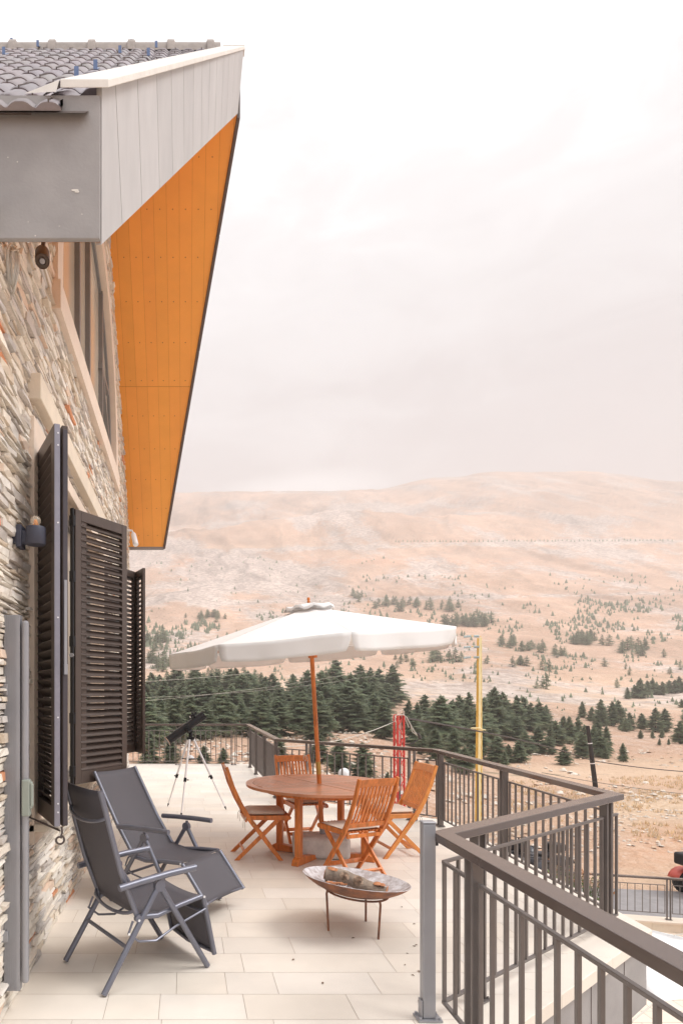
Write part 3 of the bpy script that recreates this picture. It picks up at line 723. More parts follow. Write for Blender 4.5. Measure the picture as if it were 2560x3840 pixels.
# --- shutters
def leaf(hx, hy, ox, oy, z0, z1, nsl=37, flip=1, lab=None, name='shutter', thick=.036, tilt=1):
    h0 = Vector((hx, hy, 0)); o1 = Vector((ox, oy, 0)); u = (o1-h0); wd = u.length; u.normalize(); n = Vector((u.y, -u.x, 0))*flip
    M = Matrix(((u.x, n.x, 0, hx), (u.y, n.y, 0, hy), (0, 0, 1, 0), (0, 0, 0, 1)))
    f_ = MB(); st = .072
    f_.box((st/2, 0, (z0+z1)/2), (st, thick, z1-z0), M); f_.box((wd-st/2, 0, (z0+z1)/2), (st, thick, z1-z0), M)
    f_.box((wd/2, 0, z1-.045), (wd-2*st, thick-.002, .09), M); f_.box((wd/2, 0, z0+.055), (wd-2*st, thick-.002, .11), M)
    o_ = obj(name, f_, M_['shutter'], house, .003, label=lab)
    s_ = MB(); za, zb = z0+.135, z1-.115; ca, sa = math.cos(R(47)), math.sin(R(47)); dp_ = .060
    for i in range(nsl):
        zc = za+(zb-za)*i/(nsl-1)
        # viewer side (n points to viewer): lower edge
        a = (st-.004, dp_/2*ca*tilt, zc-dp_/2*sa); b = (st-.004, -dp_/2*ca*tilt, zc+dp_/2*sa); tk = .007
        vs = [a, (a[0], a[1], a[2]+tk), (b[0], b[1], b[2]+tk), b]; vs2 = [(wd-st+.004, v[1], v[2]) for v in vs]
        s_.add(vs+vs2, [(0, 1, 2, 3), (7, 6, 5, 4), (0, 4, 5, 1), (1, 5, 6, 2), (2, 6, 7, 3), (3, 7, 4, 0)], None, False, M)
    obj('louvre', s_, M_['shutter'], o_)
    # edge trim with screws
    e_ = MB()
    return o_, M, wd
z0s, z1s = .985, 3.325
s1, M, wd = leaf(-.965, 4.22, -.742, 3.72, z0s, z1s, flip=1, tilt=-1, lab='nearest folded shutter leaf seen nearly edge on')
e_ = MB(); e_.box((wd+.006, 0, (z0s+z1s)/2), (.010, .034, z1s-z0s-.004), M); ob_ = obj('edge_strip', e_, M_['shutter_edge'], s1, .002)
for zz in (3.27, 3.2, 2.75, 2.2, 1.62, 1.12, 1.07):
    sw = MB(); sw.tube([M@Vector((wd+.010, -.004, zz)), M@Vector((wd+.014, -.004, zz))], .005, 8); obj('screw', sw, M_['silver'], s1)
s2, M, wd = leaf(-.925, 4.235, -.699, 3.74, z0s, z1s, flip=1, tilt=-1)
e_ = MB(); e_.box((wd+.006, 0, (z0s+z1s)/2-.01), (.010, .028, z1s-z0s-.03), M); obj('edge_strip', e_, M_['edge_blue'], s2, .002)
lk_ = MB(); lk_.box((wd+.014, 0, 2.17), (.012, .016, .5), M); lk_.box((wd+.018, 0, 1.9), (.02, .02, .06), M); obj('bolt', lk_, M_['alu'], s2)
s3, M3, wd3 = leaf(-.938, 5.43, -.553, 6.0, z0s, z1s, flip=1, lab='middle shutter leaf seen face on, louvres half open')
hg = MB()
for zz in (3.22, 2.75, 2.2, 1.55, 1.1): hg.box((-.018, 0, zz), (.03, .045, .09), M3); 
hg.box((-.022, 0, (z0s+z1s)/2), (.018, .03, z1s-z0s), M3)
obj('hinge', hg, M_['black'], s3)
kn = MB(); kn.tube([M3@Vector((-.01, .0, 2.08)), M3@Vector((-.06, .03, 2.08))], .011, 8); kn.tube([M3@Vector((-.055, .03, 2.08)), M3@Vector((-.075, .04, 2.08))], .018, 10); obj('knob', kn, M_['alu'], s3)
s3b, _, _ = leaf(-.90, 5.50, -.565, 6.08, z0s, z1s, flip=1)
s4, _, _ = leaf(-.96, 7.58, -.64, 8.28, z0s+.02, z1s, flip=1)
s5, _, _ = leaf(-.625, 8.27, -.507, 7.99, z0s+.02, z1s, flip=1, lab='far folded shutter leaf, dark against the valley')
# shutter stay: rod and curl hook
sh_ = MB(); c = W(225, 3150, 3.74)
sh_.tube([(-.99, 3.95, 1.01), c+Vector((0, 0, .055))], .006, 8)
cur = [c+Vector((.028*(1-i/30*.45)*math.sin(i/30*7.6+.3)*1.0, 0, .0+.028*(1-i/30*.45)*math.cos(i/30*7.6+.3))) for i in range(28)]
sh_.tube([c+Vector((.012, 0, .075)), c+Vector((.014, 0, .04))]+cur, .006, 8)
obj('shutter_hook', sh_, M_['darkboard'], house)

# ------------------------------------------------------------------ things fixed to the house wall
lamp = thing('wall_lamp', 'dark cylindrical wall lamp with bare filament bulb beside the shutters', 'lamp', (-.9, 3.72, 2.62))
c = W(135, 2010, 3.70)
p = MB(); p.lathe([(0, -.052), (.052, -.052), (.057, -.046), (.057, .044), (.055, .05), (.046, .05), (.044, .03), (0, .03)], 32, Matrix.Translation(c)); obj('lamp_body', p, M_['lampblue'], lamp)
p = MB(); b0 = W(65, 2012, 3.74); p.box((c.x-.095, c.y+.02, c.z-.005), (.085, .05, .075)); p.box((-.955, c.y+.03, c.z+.0), (.035, .10, .13)); obj('wall_bracket', p, M_['lampblue'], lamp, .006, 2)
p = MB(); p.lathe([(0, -.004), (.012, 0), (.013, .012), (.02, .024), (.029, .04), (.031, .052), (.026, .066), (.014, .076), (0, .079)], 20, Matrix.Translation(c+Vector((0, 0, .038))))
gm = bpy.data.materials.new('clear bulb glass'); gm.use_nodes = True; B_ = gm.node_tree.nodes['Principled BSDF']; B_.inputs['Base Color'].default_value = (.9, .8, .65, 1); B_.inputs['Roughness'].default_value = .04; B_.inputs['Alpha'].default_value = .28
obj('bulb', p, gm, lamp)
p = MB()
for k in range(4):
    a = k*1.57+.4; p.tube([c+Vector((.005*math.cos(a), .005*math.sin(a), .094)), c+Vector((.014*math.cos(a), .014*math.sin(a), .056))], .0036, 6)
obj('filament', p, mat('amber filament', (1, .36, .05), .4), lamp)
dl = thing('spotlight', 'round dark spotlight hanging under the eave above the wall', 'lamp', tuple(W(160, 980, 3.95)))
c = W(160, 980, 3.95); _zx = ((c-Vector((0, 0, EYE))).normalized()*.85+Vector((0, 0, .35))).normalized(); M = Matrix.Translation(c)@_zx.to_track_quat('Z', 'Y').to_matrix().to_4x4()
p = MB(); p.lathe([(0, .004), (.018, .004), (.02, -.002), (.022, .004), (.038, .006), (.043, 0), (.045, .01), (.045, .16), (.03, .18), (0, .18)], 28, M); obj('lamp_housing', p, mat('dark bronze', (.10, .075, .06), .5, .2, .2, 9), dl)
p = MB(); p.tube([c+_zx*.15, Vector((c.x, c.y+.13, soff(c.y+.13)))], .014, 8); obj('stem', p, M_['darkboard'], dl)
p = MB(); p.lathe([(0, -.001), (.016, 0), (.017, .002)], 20, M); obj('lens', p, M_['alu'], dl)
coil = thing('cable_coil', 'coil of pale cable hanging on the stone wall under the eave', 'cable', (-.95, 3.6, 4.1))
p = MB(); random.seed(4)
for k in range(9):
    ww, hh = random.uniform(.012, .034), random.uniform(.105, .135); ox, oy = random.uniform(-.006, .006), random.uniform(-.02, .02); cc = W(50, 1010, 3.5)
    p.tube([cc+Vector((ox+ww*math.cos(a), oy+.02*math.sin(a*2), hh*math.sin(a)+(.125-hh))) for a in np.linspace(0, 6.283, 26)], .0032, 6, caps=False)
obj('cable_loops', p, M_['cable'], coil)
p = MB(); cc = W(50, 940, 3.5); p.tube([cc+Vector((-.03, .0, .005)), cc+Vector((0, -.012, -.01)), cc+Vector((.04, 0, .01)), cc+Vector((.03, 0, -.015))], .005, 6); obj('cable_tie', p, M_['cable'], coil)
cm = thing('security_camera', 'small white bullet security camera under the far end of the orange soffit', 'camera', (-.9, 10.9, 4.4))
a = W(470, 1988, 10.6); b = W(496, 1990, 10.6); c1_ = W(500, 2000, 10.6); c2_ = W(510, 2042, 10.5)
p = MB(); p.tube([a, b, c1_+Vector((0, 0, -.01))], .018, 8); obj('bracket', p, M_['white'], cm)
p = MB(); p.tube([c1_, c1_.lerp(c2_, .12), c2_], [.03, .042, .046], 14); p.tube([c2_, c2_+(c2_-c1_)*.06], .038, 14); obj('camera_body', p, M_['white'], cm)
scn = thing('folded_screen', 'tall grey aluminium side screen folded against the wall', 'screen', (-.95, 3.5, 0))
p = MB(); p.box((-.945, 3.53, 1.16), (.088, .055, 2.06)); 
for k in range(6): p.box((-.978+.011*k, 3.5005, 1.16), (.003, .004, 2.05))
obj('cassette', p, M_['alu'], scn, .014, 3)
p = MB(); p.box((-.874, 3.52, 1.165), (.036, .042, 1.99)); obj('pull_bar', p, M_['alu'], scn, .014, 3)
p = MB(); p.box((-.864, 3.50, 1.19), (.045, .05, .20)); p.box((-.832, 3.49, 1.205), (.018, .022, .13)); p.box((-.842, 3.49, 1.27), (.03, .02, .02)); p.box((-.842, 3.49, 1.14), (.03, .02, .02)); obj('latch', p, M_['alu_green'], scn, .008, 2)
for zz in (.43, 1.78):
    p = MB(); p.box((-.985, 3.505, zz), (.04, .03, .06)); obj('wall_bracket', p, M_['alu'], scn, .003)
# ------------------------------------------------------------------ terrace
def clip(poly, conv):
    out_ = poly
    n = len(conv)
    for i in range(n):
        (ax, ay), (bx, by) = conv[i], conv[(i+1) % n]; inp = out_; out_ = []
        if not inp: return []
        ins = lambda p: (bx-ax)*(p[1]-ay)-(by-ay)*(p[0]-ax) >= -1e-9
        for j in range(len(inp)):
            p, q_ = inp[j-1], inp[j]
            if ins(p) != ins(q_):
                dx, dy_ = q_[0]-p[0], q_[1]-p[1]; den = (bx-ax)*dy_-(by-ay)*dx
                t_ = ((bx-ax)*(ay-p[1])-(by-ay)*(ax-p[0]))/den; out_.append((p[0]+dx*t_, p[1]+dy_*t_))
            if ins(q_): out_.append(q_)
    return out_
EDGE = [(1.56, -3), (1.56, 3.22), (3.47, 4.757), (3.66, 8.78), (1.80, 10.78), (1.80, 15.95), (-7, 15.95)]
INNER = [(1.40, -3), (1.40, 3.30), (3.20, 4.86), (3.40, 8.68), (1.56, 10.64), (1.56, 15.70), (-7, 15.70)]
pieces = [[(-1.04, -3), (1.40, -3), (1.40, 3.30), (-1.04, 3.30)],
          [(-1.04, 3.30), (1.40, 3.30), (3.20, 4.86), (3.40, 8.68), (1.56, 10.64), (-1.04, 10.64)],
          [(-1.04, 10.64), (1.56, 10.64), (1.56, 11.20), (-1.04, 11.20)],
          [(-7, 11.20), (1.56, 11.20), (1.56, 15.70), (-7, 15.70)]]
slab = MB()
body = [(-6.5, -3), (1.54, -3), (1.54, 3.23), (3.44, 4.775), (3.63, 8.76), (1.77, 10.76), (1.77, 15.92), (-6.5, 15.92)]
slab.prism(body, -.56, -.046)
terr = obj('terrace', slab, M_['cement']); struct(terr)
g_ = MB(); g_.prism([(-7, -3), (1.40, -3), (1.40, 3.30), (3.20, 4.86), (3.40, 8.68), (1.56, 10.64), (1.56, 15.70), (-7, 15.70)], -.045, -.0045)
obj('grout_bed', g_, M_['grout'], terr)
random.seed(21)
tl = MB(); y = 3.452-.292*25
def frow(y0, y1, mb):
    x = -7+random.uniform(-.6, 0)
    while x < 3.6:
        ln = random.choice([.30, .48, .6, .6, .75, .96]); x1 = x+ln
        c = random.uniform(.93, 1.02); tn = random.uniform(-.02, .02); col = (c, c*(1+tn*.5), c*(1+tn*1.4)); g2 = .0013
        dz = 0
        for pc in pieces:
            p = clip([(x+g2, y0+g2), (x1-g2, y0+g2), (x1-g2, y1-g2), (x+g2, y1-g2)], pc)
            if len(p) >= 3 and abs(sum(p[i-1][0]*p[i][1]-p[i][0]*p[i-1][1] for i in range(len(p)))) > 1e-4:
                mb.poly([(a, b, dz) for a, b in p], col)
        x = x1
while y < 15.7: frow(y, y+.292, tl); y += .292
obj('floor_tiles', tl, M_['floor'], terr)
cp = MB()
def coping_run(i0, n):
    (a, b), (c, d_) = (EDGE[i0], EDGE[i0+1]), (INNER[i0], INNER[i0+1])
    A, Bq, Cc, Dd = Vector(a), Vector(b), Vector(c), Vector(d_)
    for k in range(n):
        g2 = .0015/max(.1, (Bq-A).length); t0, t1 = k/n+g2, (k+1)/n-g2
        P0, P1, Q0, Q1 = A.lerp(Bq, t0), A.lerp(Bq, t1), Cc.lerp(Dd, t0), Cc.lerp(Dd, t1); z = .003; h = .085
        f = random.uniform(.95, 1.03)
        cp.add([(P0.x, P0.y, z-h), (P1.x, P1.y, z-h), (Q1.x, Q1.y, z-h), (Q0.x, Q0.y, z-h), (P0.x, P0.y, z), (P1.x, P1.y, z), (Q1.x, Q1.y, z), (Q0.x, Q0.y, z)],
               [(0, 3, 2, 1), (4, 5, 6, 7), (0, 1, 5, 4), (2, 3, 7, 6), (1, 2, 6, 5), (0, 4, 7, 3)], (f, f, f))
for i, n in ((0, 6), (1, 3), (2, 5), (3, 3), (4, 6), (5, 9)): coping_run(i, n)
obj('coping', cp, M_['floor'], terr, .003)
# seams of the fascia boards under the coping
sm = MB(); a, b = Vector((1.54, 3.23)), Vector((3.44, 4.775)); dd = (b-a).normalized(); nn2 = Vector((dd.y, -dd.x))
for t_ in (.12, .33, .55, .80): p = a.lerp(b, t_)+nn2*.0015; sm.box((p.x, p.y, -.305), (.004, .004, .50))
obj('fascia_seam', sm, M_['darkboard'], terr)
lv = MB(); random.seed(9)
for px, py in ((2010, 3398), (1324, 3519), (1552, 3466), (1550, 3549), (1505, 3402), (1560, 3545), (1547, 3658), (1526, 3577), (1555, 3550), (1571, 3757), (1570, 3644), (1210, 3688), (1553, 3466), (700, 3370), (1460, 3300), (1518, 3620), (1100, 3600)):
    D = EYE*F/(py-CY); x = (px-CX)/F*D; a = random.uniform(0, 3.1); s = random.uniform(.006, .012)
    M = Matrix.Translation((x, D, .002))@Matrix.Rotation(a, 4, 'Z'); lv.add([(-s*1.6, 0, 0), (0, -s*.7, .004), (s*1.6, 0, .001), (0, s*.7, .005)], [(0, 1, 2, 3)], None, False, M)
o = obj('leaf_debris', lv, mat('dry leaf', (.26, .17, .11), .8, 0, .4, 60)); struct(o, 'stuff', 'a few dry leaf crumbs on the terrace floor')
ub = MB(); ub.box((-2.6, 6.4, -2.55), (7.6, 18.4, 3.97)); struct(obj('building_base', ub, M_['mortar']))

# ------------------------------------------------------------------ lower terrace with its coping wall
pt = MB(); x = 1.5; random.seed(31)
pt.poly([(1.2, -3, -3.912), (16, -3, -3.912), (16, 15.3, -3.912), (1.2, 15.3, -3.912)], (.5, .42, .36))
y = -3
lrail = lambda X: 15.62-.24*(X-10.2)
while y < 15.4:
    x = 1.2+random.uniform(-.6, 0)
    while x < 16:
        ln = random.choice([.6, .6, .9]); g2 = .004; c = random.uniform(.93, 1.03); pt.poly([(max(1.2, x+g2), y+g2, -3.9), (x+ln-g2, y+g2, -3.9), (x+ln-g2, y+.4-g2, -3.9), (max(1.2, x+g2), y+.4-g2, -3.9)], (c, c, c)); x += ln
    y += .4
struct(obj('lower_terrace', pt, M_['patio']))
lw = thing('parapet', 'low beige tiled parapet along the road below', 'wall', (10, 15.6, -3.9))
p = MB(); q_ = MB(); X = 4.5; k = 0
while X < 15.5:
    a, b = Vector((X+.003, lrail(X+.003))), Vector((X+.597, lrail(X+.597))); 
    p.add([(a.x, a.y-.18, -3.9), (b.x, b.y-.18, -3.9), (b.x, b.y+.2, -3.9), (a.x, a.y+.2, -3.9), (a.x, a.y-.18, -3.70), (b.x, b.y-.18, -3.70), (b.x, b.y+.2, -3.70), (a.x, a.y+.2, -3.70)], [(4, 5, 6, 7), (0, 1, 5, 4), (2, 3, 7, 6), (1, 2, 6, 5), (0, 4, 7, 3)])
    q_.add([(a.x, a.y-.21, -3.698), (b.x, b.y-.21, -3.698), (b.x, b.y+.22, -3.698), (a.x, a.y+.22, -3.698), (a.x, a.y-.21, -3.655), (b.x, b.y-.21, -3.655), (b.x, b.y+.22, -3.655), (a.x, a.y+.22, -3.655)], [(0, 3, 2, 1), (4, 5, 6, 7), (0, 1, 5, 4), (2, 3, 7, 6)], (1, 1, 1))
    X += .6
obj('wall_tiles', p, M_['beige'], lw); obj('coping', q_, M_['patio'], lw)

# ------------------------------------------------------------------ railings
def rail_poly(mb, pts, z, w_, h_):
    n = len(pts); P_ = [Vector(p) for p in pts]; L2, R2 = [], []
    for i in range(n):
        d0 = (P_[i]-P_[i-1]).normalized() if i else (P_[1]-P_[0]).normalized(); d1 = (P_[i+1]-P_[i]).normalized() if i < n-1 else d0
        n0, n1 = Vector((-d0.y, d0.x)), Vector((-d1.y, d1.x)); b = (n0+n1).normalized(); k = w_/2/max(.35, b.dot(n0)); L2.append(P_[i]+b*k); R2.append(P_[i]-b*k)
    for i in range(n-1):
        q2 = [R2[i], R2[i+1], L2[i+1], L2[i]]; vs = [(v.x, v.y, z-h_) for v in q2]+[(v.x, v.y, z) for v in q2]
        fs = [(0, 3, 2, 1), (4, 5, 6, 7), (0, 1, 5, 4), (2, 3, 7, 6)]
        if i == 0: fs.append((0, 4, 7, 3))
        if i == n-2: fs.append((1, 2, 6, 5))
        mb.add(vs, fs)
RA, RB, RC, RD, RE = (1.55, 15.72), (1.53, 10.58), (3.38, 8.62), (3.22, 4.80), (1.395, 3.455)
PTS = [(-7, 15.72), RA, RB, RC, RD, RE, (1.395, -1.5)]
railing = thing('terrace_railing', 'dark brown metal railing with thin balusters round the terrace edge', 'railing', (2, 8, 0))
p = MB(); rail_poly(p, PTS, 1.01, .105, .045)
obj('handrail', p, M_['rail'], railing, .004, 2)
def post(c, d, w_=.055, parent=railing, z0=0, zt=.966, mt='rail2'):
    c, d = Vector(c), Vector(d).normalized(); nrm_ = Vector((-d.y, d.x)); p = MB()
    for s_ in (-.036, .036):
        q2 = c+d*s_; p.bar((q2.x, q2.y, z0+.004), (q2.x, q2.y, zt), .016, w_, (nrm_.x, nrm_.y, 0))
    M = Matrix.Translation((c.x, c.y, z0+.008))@Matrix.Rotation(math.atan2(d.y, d.x), 4, 'Z'); p.box((0, 0, 0), (.13, .09, .01), M)
    for i in (-1, 1):
        for j in (-1, 1): p.lathe([(0, .018), (.006, .018), (.008, .006)], 8, M@Matrix.Translation((i*.05, j*.032, 0)))
    return obj('post', p, M_[mt], parent, .0015)
def panel(a, b, parent=railing, z0=.095, z1=.85, sp=.13, bw=.018, off=0, mt='rail2', first=None):
    a, b = Vector(a), Vector(b); d = (b-a); ln = d.length; d.normalize(); nrm_ = Vector((-d.y, d.x)); p = MB(); a = a+nrm_*off; b = b+nrm_*off
    for z_ in (z0, z1): p.bar((a.x, a.y, z_), (b.x, b.y, z_), .022, .016)
    n = max(1, round(ln/sp)); sp_ = ln/n
    for k in range(n+1):
        q2 = a+d*(k*sp_); q2 = q2+d*(bw/2 if k == 0 else (-bw/2 if k == n else 0)); p.bar((q2.x, q2.y, z0+.005), (q2.x, q2.y, z1-.005), bw, bw, (nrm_.x, nrm_.y, 0))
    return obj('baluster_panel', p, M_[mt], parent, .0015)
def bays(a, b, ts, off=0, ext0=.0, ext1=.0):
    A, Bv = Vector(a), Vector(b); ln = (Bv-A).length; d = (Bv-A).normalized()
    for t_ in ts: post(A+d*t_, d)
    e = [-ext0]+list(ts)+[ln+ext1]
    for i in range(len(e)-1):
        s0 = e[i]+(.06 if i else 0); s1 = e[i+1]-(.06 if i < len(e)-2 else 0)
        if s1-s0 > .08: panel(A+d*s0, A+d*s1, off=off)
bays((-7, 15.72), RA, [1.3, 2.7, 4.05, 5.42, 6.83, 8.2], off=-.03)
bays(RA, RB, [.55, 1.85, 3.35, 4.95], off=.03)
bays(RB, RC, [.62, 2.35], off=.03)
bays(RC, RD, [.16, 2.0, 3.72], off=.03, ext1=.02)
bays(RD, RE, [.16, 1.92], off=-.0, ext0=.04)
bays(RE, (1.395, -1.5), [.36, 1.75, 3.2], off=.0)
low = thing('lower_railing', 'brown railing on the low parapet beside the road below', 'railing', (10, 15.6, -3.65))
p = MB(); rail_poly(p, [(4.6, lrail(4.6)), (15.6, lrail(15.6))], -2.645, .09, .045); obj('handrail', p, M_['rail'], low, .003)
prev = 5.0
for X in (5.0, 7.2, 9.55, 11.55, 13.55, 15.4):
    post((X, lrail(X)), (1, -.24), parent=low, z0=-3.655, zt=-2.69)
    if X > prev: panel((prev+.07, lrail(prev+.07)), (X-.07, lrail(X-.07)), parent=low, z0=-3.50, z1=-2.83, sp=.155, bw=.014)
    prev = X
gp = thing('screen_post', 'short light grey aluminium post bolted at the railing corner', 'post', (1.312, 3.46, 0))
p = MB(); p.box((1.312, 3.46, .535), (.070, .052, 1.045)); obj('shaft', p, M_['alu'], gp, .006, 2)
p = MB(); p.box((1.312, 3.46, 1.064), (.074, .056, .012)); obj('cap', p, M_['alu'], gp, .003)
p = MB(); p.box((1.312, 3.46, .006), (.13, .09, .012)); p.box((1.27, 3.455, .06), (.006, .05, .10))
for i in (-1, 1):
    for j in (-1, 1): p.lathe([(0, .024), (.009, .024), (.009, .012)], 6, Matrix.Translation((1.312+i*.052, 3.46+j*.033, 0)))
obj('base_plate', p, M_['alu'], gp, .001)
p = MB(); p.box((1.352, 3.455, .965), (.02, .03, .05)); obj('clip', p, M_['black'], gp, .002)

# ------------------------------------------------------------------ teak table
TC = Vector((1.477, 6.95)); TR = .81; TZ = .78
table = thing('round_table', 'round teak table with slatted top and parasol through its centre', 'table', (TC.x, TC.y, 0))
def ringpoly(r0, r1, a0, a1, n, z0, z1, mb, col):
    vs = []
    for z_ in (z0, z1):
        for r_ in (r0, r1):
            for k in range(n+1): a = a0+(a1-a0)*k/n; vs.append((TC.x+r_*math.cos(a), TC.y+r_*math.sin(a), z_))
    m_ = n+1; fs = []
    for k in range(n): fs += [(2*m_+k, 3*m_+k, 3*m_+k+1, 2*m_+k+1), (m_+k, k, k+1, m_+k+1), (m_+k, m_+k+1, 3*m_+k+1, 3*m_+k), (k, 2*m_+k, 2*m_+k+1, k+1)]
    mb.add(vs, fs, col)
p = MB(); random.seed(13)
for k in range(8): c = random.uniform(.85, 1.08); ringpoly(.735, TR, k*math.pi/4+.3+.002, (k+1)*math.pi/4+.3-.002, 10, TZ-.028, TZ, p, (c, c*.98, c*.95))
rot0 = R(24)
for q4 in range(4):
    al = rot0+q4*math.pi/2; ca, sa = math.cos(al), math.sin(al)
    y0 = .030
    while y0 < .73:
        y1 = min(y0+.052, .731); ym = y1
        xe = math.sqrt(max(0, .731**2-y1**2)); xs = y0 if q4 % 2 == 0 else y0
        xs = .03
        if xe-xs > .02:
            xe0 = math.sqrt(.731**2-y0**2); c = random.uniform(.82, 1.1); g2 = .0035
            lo_ = [(xs, y0+g2), (xe0, y0+g2), (xe, y1-g2), (xs, y1-g2)]
            P4 = [(TC.x+a*ca-b*sa, TC.y+a*sa+b*ca) for a, b in lo_]; p.prism(P4, TZ-.026, TZ-.001, (c, c*.97, c*.93))
        y0 = y1
for k in range(2):
    a = rot0+k*math.pi/2; M = Matrix.Translation((TC.x, TC.y, TZ-.013+.0015*k))@Matrix.Rotation(a, 4, 'Z'); p.box((0, 0, 0), (1.46, .054, .026), M, (.95, .93, .9))
tt_ = obj('tabletop', p, M_['teaktop'], table, .0015)
p = MB()
for k in range(24): a = 2*math.pi*k/24; b = 2*math.pi*(k+1)/24; p.bar((TC.x+.60*math.cos(a), TC.y+.60*math.sin(a), TZ-.058), (TC.x+.60*math.cos(b), TC.y+.60*math.sin(b), TZ-.058), .022, .055)
for k in range(2): a = rot0+k*math.pi/2; v = Vector((math.cos(a)*.6, math.sin(a)*.6)); p.bar((TC.x-v.x, TC.y-v.y, TZ-.052), (TC.x+v.x, TC.y+v.y, TZ-.052), .03, .046)
obj('apron', p, M_['teak'], table, .002)
legs = [(R(151), .47), (R(231), .49), (R(51), .49), (R(331), .47)]
for a, r_ in legs:
    x, y = TC.x+r_*math.cos(a), TC.y+r_*math.sin(a); p = MB(); M = Matrix.Translation((x, y, 0))@Matrix.Rotation(a, 4, 'Z'); p.box((0, 0, .385), (.072, .066, .67), M); obj('leg', p, M_['teak'], table, .012, 2)
for k in range(2):
    a = legs[k][0]; p = MB(); v = Vector((math.cos(a), math.sin(a))); e0, e1 = TC+v*.58, TC-v*.58; pr_ = [(-.58, 0), (-.56, .055), (-.50, .09), (-.40, .075), (-.2, .05), (.2, .05), (.40, .075), (.50, .09), (.56, .055), (.58, 0)]
    if k == 0: pr_ = [(u_, z_*.96) for u_, z_ in pr_]
    M = Matrix.Translation((TC.x, TC.y, .001))@Matrix.Rotation(a, 4, 'Z'); n = len(pr_)
    p.add([(u_, -.038, z_) for u_, z_ in pr_]+[(u_, .038, z_) for u_, z_ in pr_], [tuple(range(n-1, -1, -1)), tuple(range(n, 2*n))]+[(i, (i+1) % n, n+(i+1) % n, n+i) for i in range(n)], None, False, M)
    obj('foot_beam', p, M_['teak'], table, .004)

